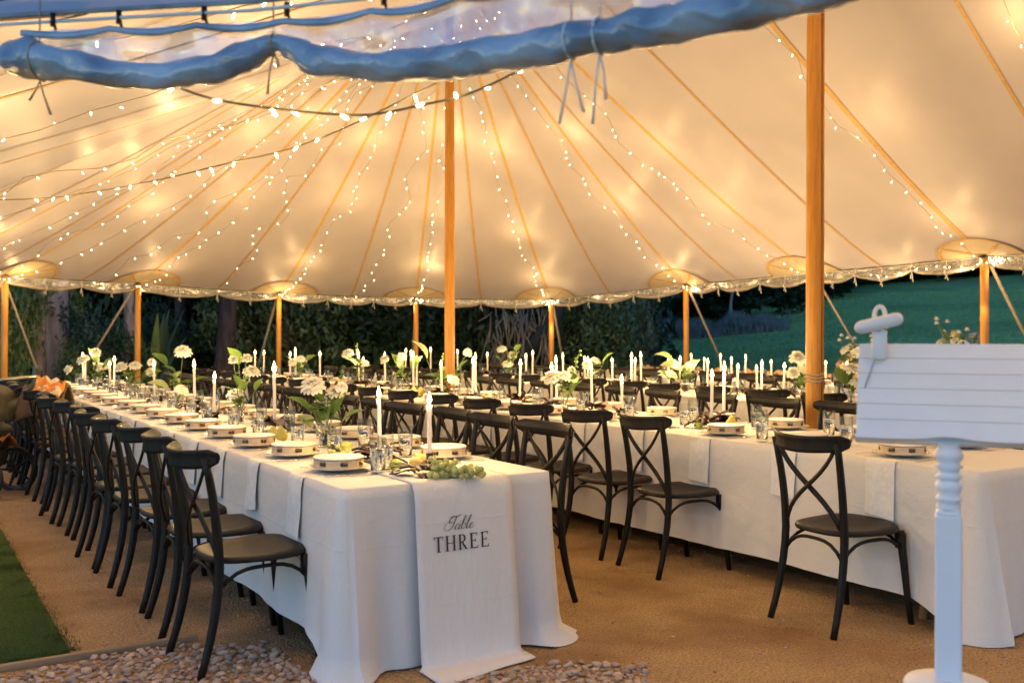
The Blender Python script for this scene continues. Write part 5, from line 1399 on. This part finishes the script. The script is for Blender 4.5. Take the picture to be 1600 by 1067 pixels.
def tree(label, px, Z, r, lean, H, barkm, kind, crown=True, cw_=3.2, grp='trees behind the tent', crz=None):
    x, y = cw((px - 800) / F * Z, Z); g = terr(x, y); t = thing('tree', label, 'tree', (x, y, g - .05), group=grp)
    b = MB(); pts = []; rad = []
    for k in range(12):
        q = k / 11; pts.append((lean * q * CA + .12 * noise.noise(Vector((q * 3, px, 0))), -lean * q * SA + .12 * noise.noise(Vector((q * 3, px, 5))), H * q)); rad.append(r * (1.25 - .25 * min(1, q * 8)) * (1 - .55 * q) * (1 + .08 * noise.noise(Vector((q * 9, px, 3)))))
    b.tube(pts, rad, 14)
    tr = obj('trunk', b, M[barkm], t)
    for k in range(5):
        q = .45 + .1 * k; p = Vector(pts[int(q * 11)]); a = random.uniform(0, 6.28); L = random.uniform(1.2, 2.4); b = MB()
        b.tube([p, p + Vector((cos(a) * L * .5, sin(a) * L * .5, L * .35)), p + Vector((cos(a) * L, sin(a) * L, L * .8))], [r * .3, r * .2, r * .08], 7); obj('limb', b, M[barkm], t)
    if crown:
        for k in range(3):
            o = link('crown', random.choice(FM[kind]), t, (random.uniform(-1, 1) + lean * CA, random.uniform(-1, 1) - lean * SA, H * .52 + k * H * .13), (0, 0, random.uniform(0, 6))); s = cw_ / 3 * random.uniform(.8, 1.2); o.scale = (s * 1.3, s * 1.3, s)
    return t
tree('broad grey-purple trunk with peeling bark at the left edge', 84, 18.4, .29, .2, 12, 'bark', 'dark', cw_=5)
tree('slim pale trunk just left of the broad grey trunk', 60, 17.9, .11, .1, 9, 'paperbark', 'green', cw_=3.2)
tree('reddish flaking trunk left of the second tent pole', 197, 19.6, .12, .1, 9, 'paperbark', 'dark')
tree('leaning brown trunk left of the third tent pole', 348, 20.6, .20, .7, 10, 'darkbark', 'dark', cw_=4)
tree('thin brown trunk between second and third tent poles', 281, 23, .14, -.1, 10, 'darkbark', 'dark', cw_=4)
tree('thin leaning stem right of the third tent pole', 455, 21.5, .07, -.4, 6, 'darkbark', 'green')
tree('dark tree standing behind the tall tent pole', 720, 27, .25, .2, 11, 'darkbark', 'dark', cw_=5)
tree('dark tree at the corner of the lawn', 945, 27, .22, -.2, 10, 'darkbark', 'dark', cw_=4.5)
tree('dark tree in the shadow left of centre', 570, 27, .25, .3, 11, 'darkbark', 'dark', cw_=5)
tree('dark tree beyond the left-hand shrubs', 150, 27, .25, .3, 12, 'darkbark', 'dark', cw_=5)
# dark diagonal trunk
p0 = at(760, 600, 22.5); p1 = at(815, 560, 22.3); p2 = at(868, 495, 22.1); p3 = at(890, 420, 22)
b = MB(); b.tube([p0, p1, p2, p3], [.22, .19, .17, .13], 10); tag(obj('leaning_trunk', b, M['oldwood']), 'black diagonal trunk leaning behind the far pole', 'tree trunk')
# shrubs (px, Z, w, h, kind, label)
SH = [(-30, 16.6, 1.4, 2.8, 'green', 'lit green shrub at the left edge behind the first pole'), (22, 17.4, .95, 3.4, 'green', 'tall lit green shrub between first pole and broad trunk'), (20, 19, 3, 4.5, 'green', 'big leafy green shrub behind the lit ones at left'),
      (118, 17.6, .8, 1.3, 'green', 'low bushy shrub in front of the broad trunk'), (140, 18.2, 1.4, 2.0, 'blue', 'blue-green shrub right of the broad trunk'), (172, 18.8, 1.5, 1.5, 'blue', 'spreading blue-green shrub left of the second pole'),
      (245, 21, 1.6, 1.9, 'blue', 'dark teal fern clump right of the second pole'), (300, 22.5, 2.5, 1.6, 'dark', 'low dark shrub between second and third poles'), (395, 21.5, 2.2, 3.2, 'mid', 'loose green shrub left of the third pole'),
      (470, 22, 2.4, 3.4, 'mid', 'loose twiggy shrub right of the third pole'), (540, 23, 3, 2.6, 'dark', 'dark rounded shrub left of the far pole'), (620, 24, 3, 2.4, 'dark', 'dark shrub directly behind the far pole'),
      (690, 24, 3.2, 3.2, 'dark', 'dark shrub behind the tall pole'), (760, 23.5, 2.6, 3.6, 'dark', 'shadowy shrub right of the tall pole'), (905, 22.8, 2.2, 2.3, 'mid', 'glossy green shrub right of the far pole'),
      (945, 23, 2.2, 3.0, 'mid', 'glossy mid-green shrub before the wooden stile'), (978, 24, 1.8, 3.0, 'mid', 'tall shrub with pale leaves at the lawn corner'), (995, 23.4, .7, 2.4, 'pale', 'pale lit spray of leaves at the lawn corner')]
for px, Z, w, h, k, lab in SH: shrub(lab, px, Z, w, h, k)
rnd = random.Random(5)
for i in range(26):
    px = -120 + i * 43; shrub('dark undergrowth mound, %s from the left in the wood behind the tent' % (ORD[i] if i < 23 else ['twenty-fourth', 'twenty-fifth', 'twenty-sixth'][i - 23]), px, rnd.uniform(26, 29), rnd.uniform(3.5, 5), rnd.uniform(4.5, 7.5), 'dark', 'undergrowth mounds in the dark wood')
# pale twig tangle
b = MB(); rnd = random.Random(9)
for k in range(110):
    px = rnd.uniform(765, 860); py = rnd.uniform(475, 560); p = at(px, py, 21.8 + rnd.uniform(0, .9)); q = p + Vector((rnd.uniform(-.35, .35), rnd.uniform(-.2, .2), rnd.uniform(-.9, -.2)))
    q.z = max(q.z, .05); b.tube([p, p.lerp(q, .5) + Vector((rnd.uniform(-.08, .08), 0, rnd.uniform(-.05, .05))), q], [.010, .016, .011], 4)
o = obj('twig_tangle', b, M['twig']); o['kind'] = 'stuff'; 
# palm-like leaf fan
def fan(px, Z, label, h, m):
    x, y = cw((px - 800) / F * Z, Z); t = thing('strappy_plant', label, 'plant', (x, y, 0), 0)
    for k in range(12):
        a = rnd.uniform(0, 6.28); L = h * rnd.uniform(.7, 1.1); b = MB(); rows = []; lean = rnd.uniform(.15, .5)
        for q in range(6):
            u = q / 5; c = Vector((cos(a) * L * lean * u ** 1.3, sin(a) * L * lean * u ** 1.3, L * (u - .12 * u * u))); sd = Vector((-sin(a), cos(a), 0)) * .09 * sin(pi * min(.98, .12 + .86 * u)); rows.append([c - sd, c, c + sd])
        b.grid(rows); obj('leaf', b, M[m], t)
fan(238, 19.8, 'upright strappy green plant right of the second pole', 2.1, 'foliage2'); fan(258, 20.4, 'dark teal strappy plant beside the green one', 1.7, 'foliage3')
# wooden stile at the lawn corner
x, y = cw((1010 - 800) / F * 23.5, 23.5); t = thing('wooden_stile', 'dark broken timber frame standing at the lawn corner', 'fence', (x, y, terr(x, y)), -YAW)
for nm, c, d, r in (('post', (-.22, 0, .55), (.09, .09, 1.1), 0), ('post', (.24, .0, .42), (.12, .1, .85), .08), ('rail', (.0, -.06, .93), (.55, .06, .12), .35), ('rail', (.02, -.06, .48), (.5, .06, .12), .0), ('brace', (.05, .06, .68), (.5, .05, .09), .3)):
    b = MB(); b.box(c, d, Matrix.Rotation(r, 3, 'Y')); obj(nm, b, M['oldwood'], t, bevel=.01, smooth=False)
# reeds on the lawn
rs = random.Random(3)
def reed_band(pxa, pxb, Za, Zb, n, h, label):
    b = MB()
    for k in range(n):
        px = pxa + (pxb - pxa) * rs.betavariate(1.6, 1.6); Z = rs.uniform(Za, Zb); x, y = cw((px - 800) / F * Z, Z); g = terr(x, y) - .02; H = h * rs.uniform(.4, 1.1) * (.7 + .5 * noise.noise(Vector((px * .03, 0, 0)))); a = rs.uniform(0, 6.28); w = .035
        lx, ly = cos(a) * H * .3, sin(a) * H * .3
        b.add([(x - w, y, g), (x + w, y, g), (x + lx * .4 + w * .7, y + ly * .4, g + H * .6), (x + lx * .4 - w * .7, y + ly * .4, g + H * .6), (x + lx, y + ly, g + H)], [(0, 1, 2, 3), (3, 2, 4)])
    o = obj('reed_bed', b, M['reed'], smooth=False); o['kind'] = 'stuff'
reed_band(985, 1235, 44, 50, 7000, .95, 'reeds')
# shrubs and wood on the far side of the lawn
for i, (px, Z, w, h, k) in enumerate([(1010, 62, 7, 4.2, 'dark'), (1050, 60, 6, 3.6, 'dark'), (1095, 61, 6, 3.0, 'dark'), (1135, 64, 5, 3.6, 'blue'), (1175, 60, 6.5, 3.4, 'dark'), (1225, 72, 9, 4.6, 'dark'), (1255, 76, 8, 4, 'dark'), (975, 58, 7, 5, 'dark'), (1290, 86, 10, 4.5, 'dark')]):
    shrub('dark rounded bush, %s from the left beyond the lawn reeds' % ORD[i], px, Z, w, h, k, 'bushes beyond the lawn')
for i in range(16):
    px = 960 + i * 50; shrub('tall dark tree mass, %s from the left along the top of the lawn' % ORD[i], px, 98 + (i % 3) * 4, 15, rs.uniform(9, 13), 'dark', 'dark trees along the top of the lawn')
tree('pale slender trunk beyond the lawn reeds', 1142, 57, .10, .0, 3.5, 'paperbark', 'blue', cw_=2.0, grp='trees beyond the lawn')
# wooded hill behind everything
mb = MB(); rows = []
for j in range(5):
    row = []
    for k in range(80):
        a = -.95 + 1.9 * k / 79; R = 31 + 4 * j if a < .13 else 112 + 8 * j
        s = smooth01((a - .05) / .16); R = (32 + 4 * j) * (1 - s) + (112 + 8 * j) * s
        x, y = cw(R * sin(a), R * cos(a)); H = terr(x, y) + (0, 6.5, 9, 10, 11)[j] * (1 + s * 1.2) + 1.6 * noise.noise(Vector((k * .35, j, 0))); row.append((x, y, H - (1 if j == 0 else 0)))
    rows.append(row)
mb.grid(rows); o = obj('wooded_hill', mb, M['hillwood']); o['kind'] = 'structure'
print('LIGHTS', NL[0], 'CANDLES', NC[0], 'OBJECTS', len(bpy.data.objects))
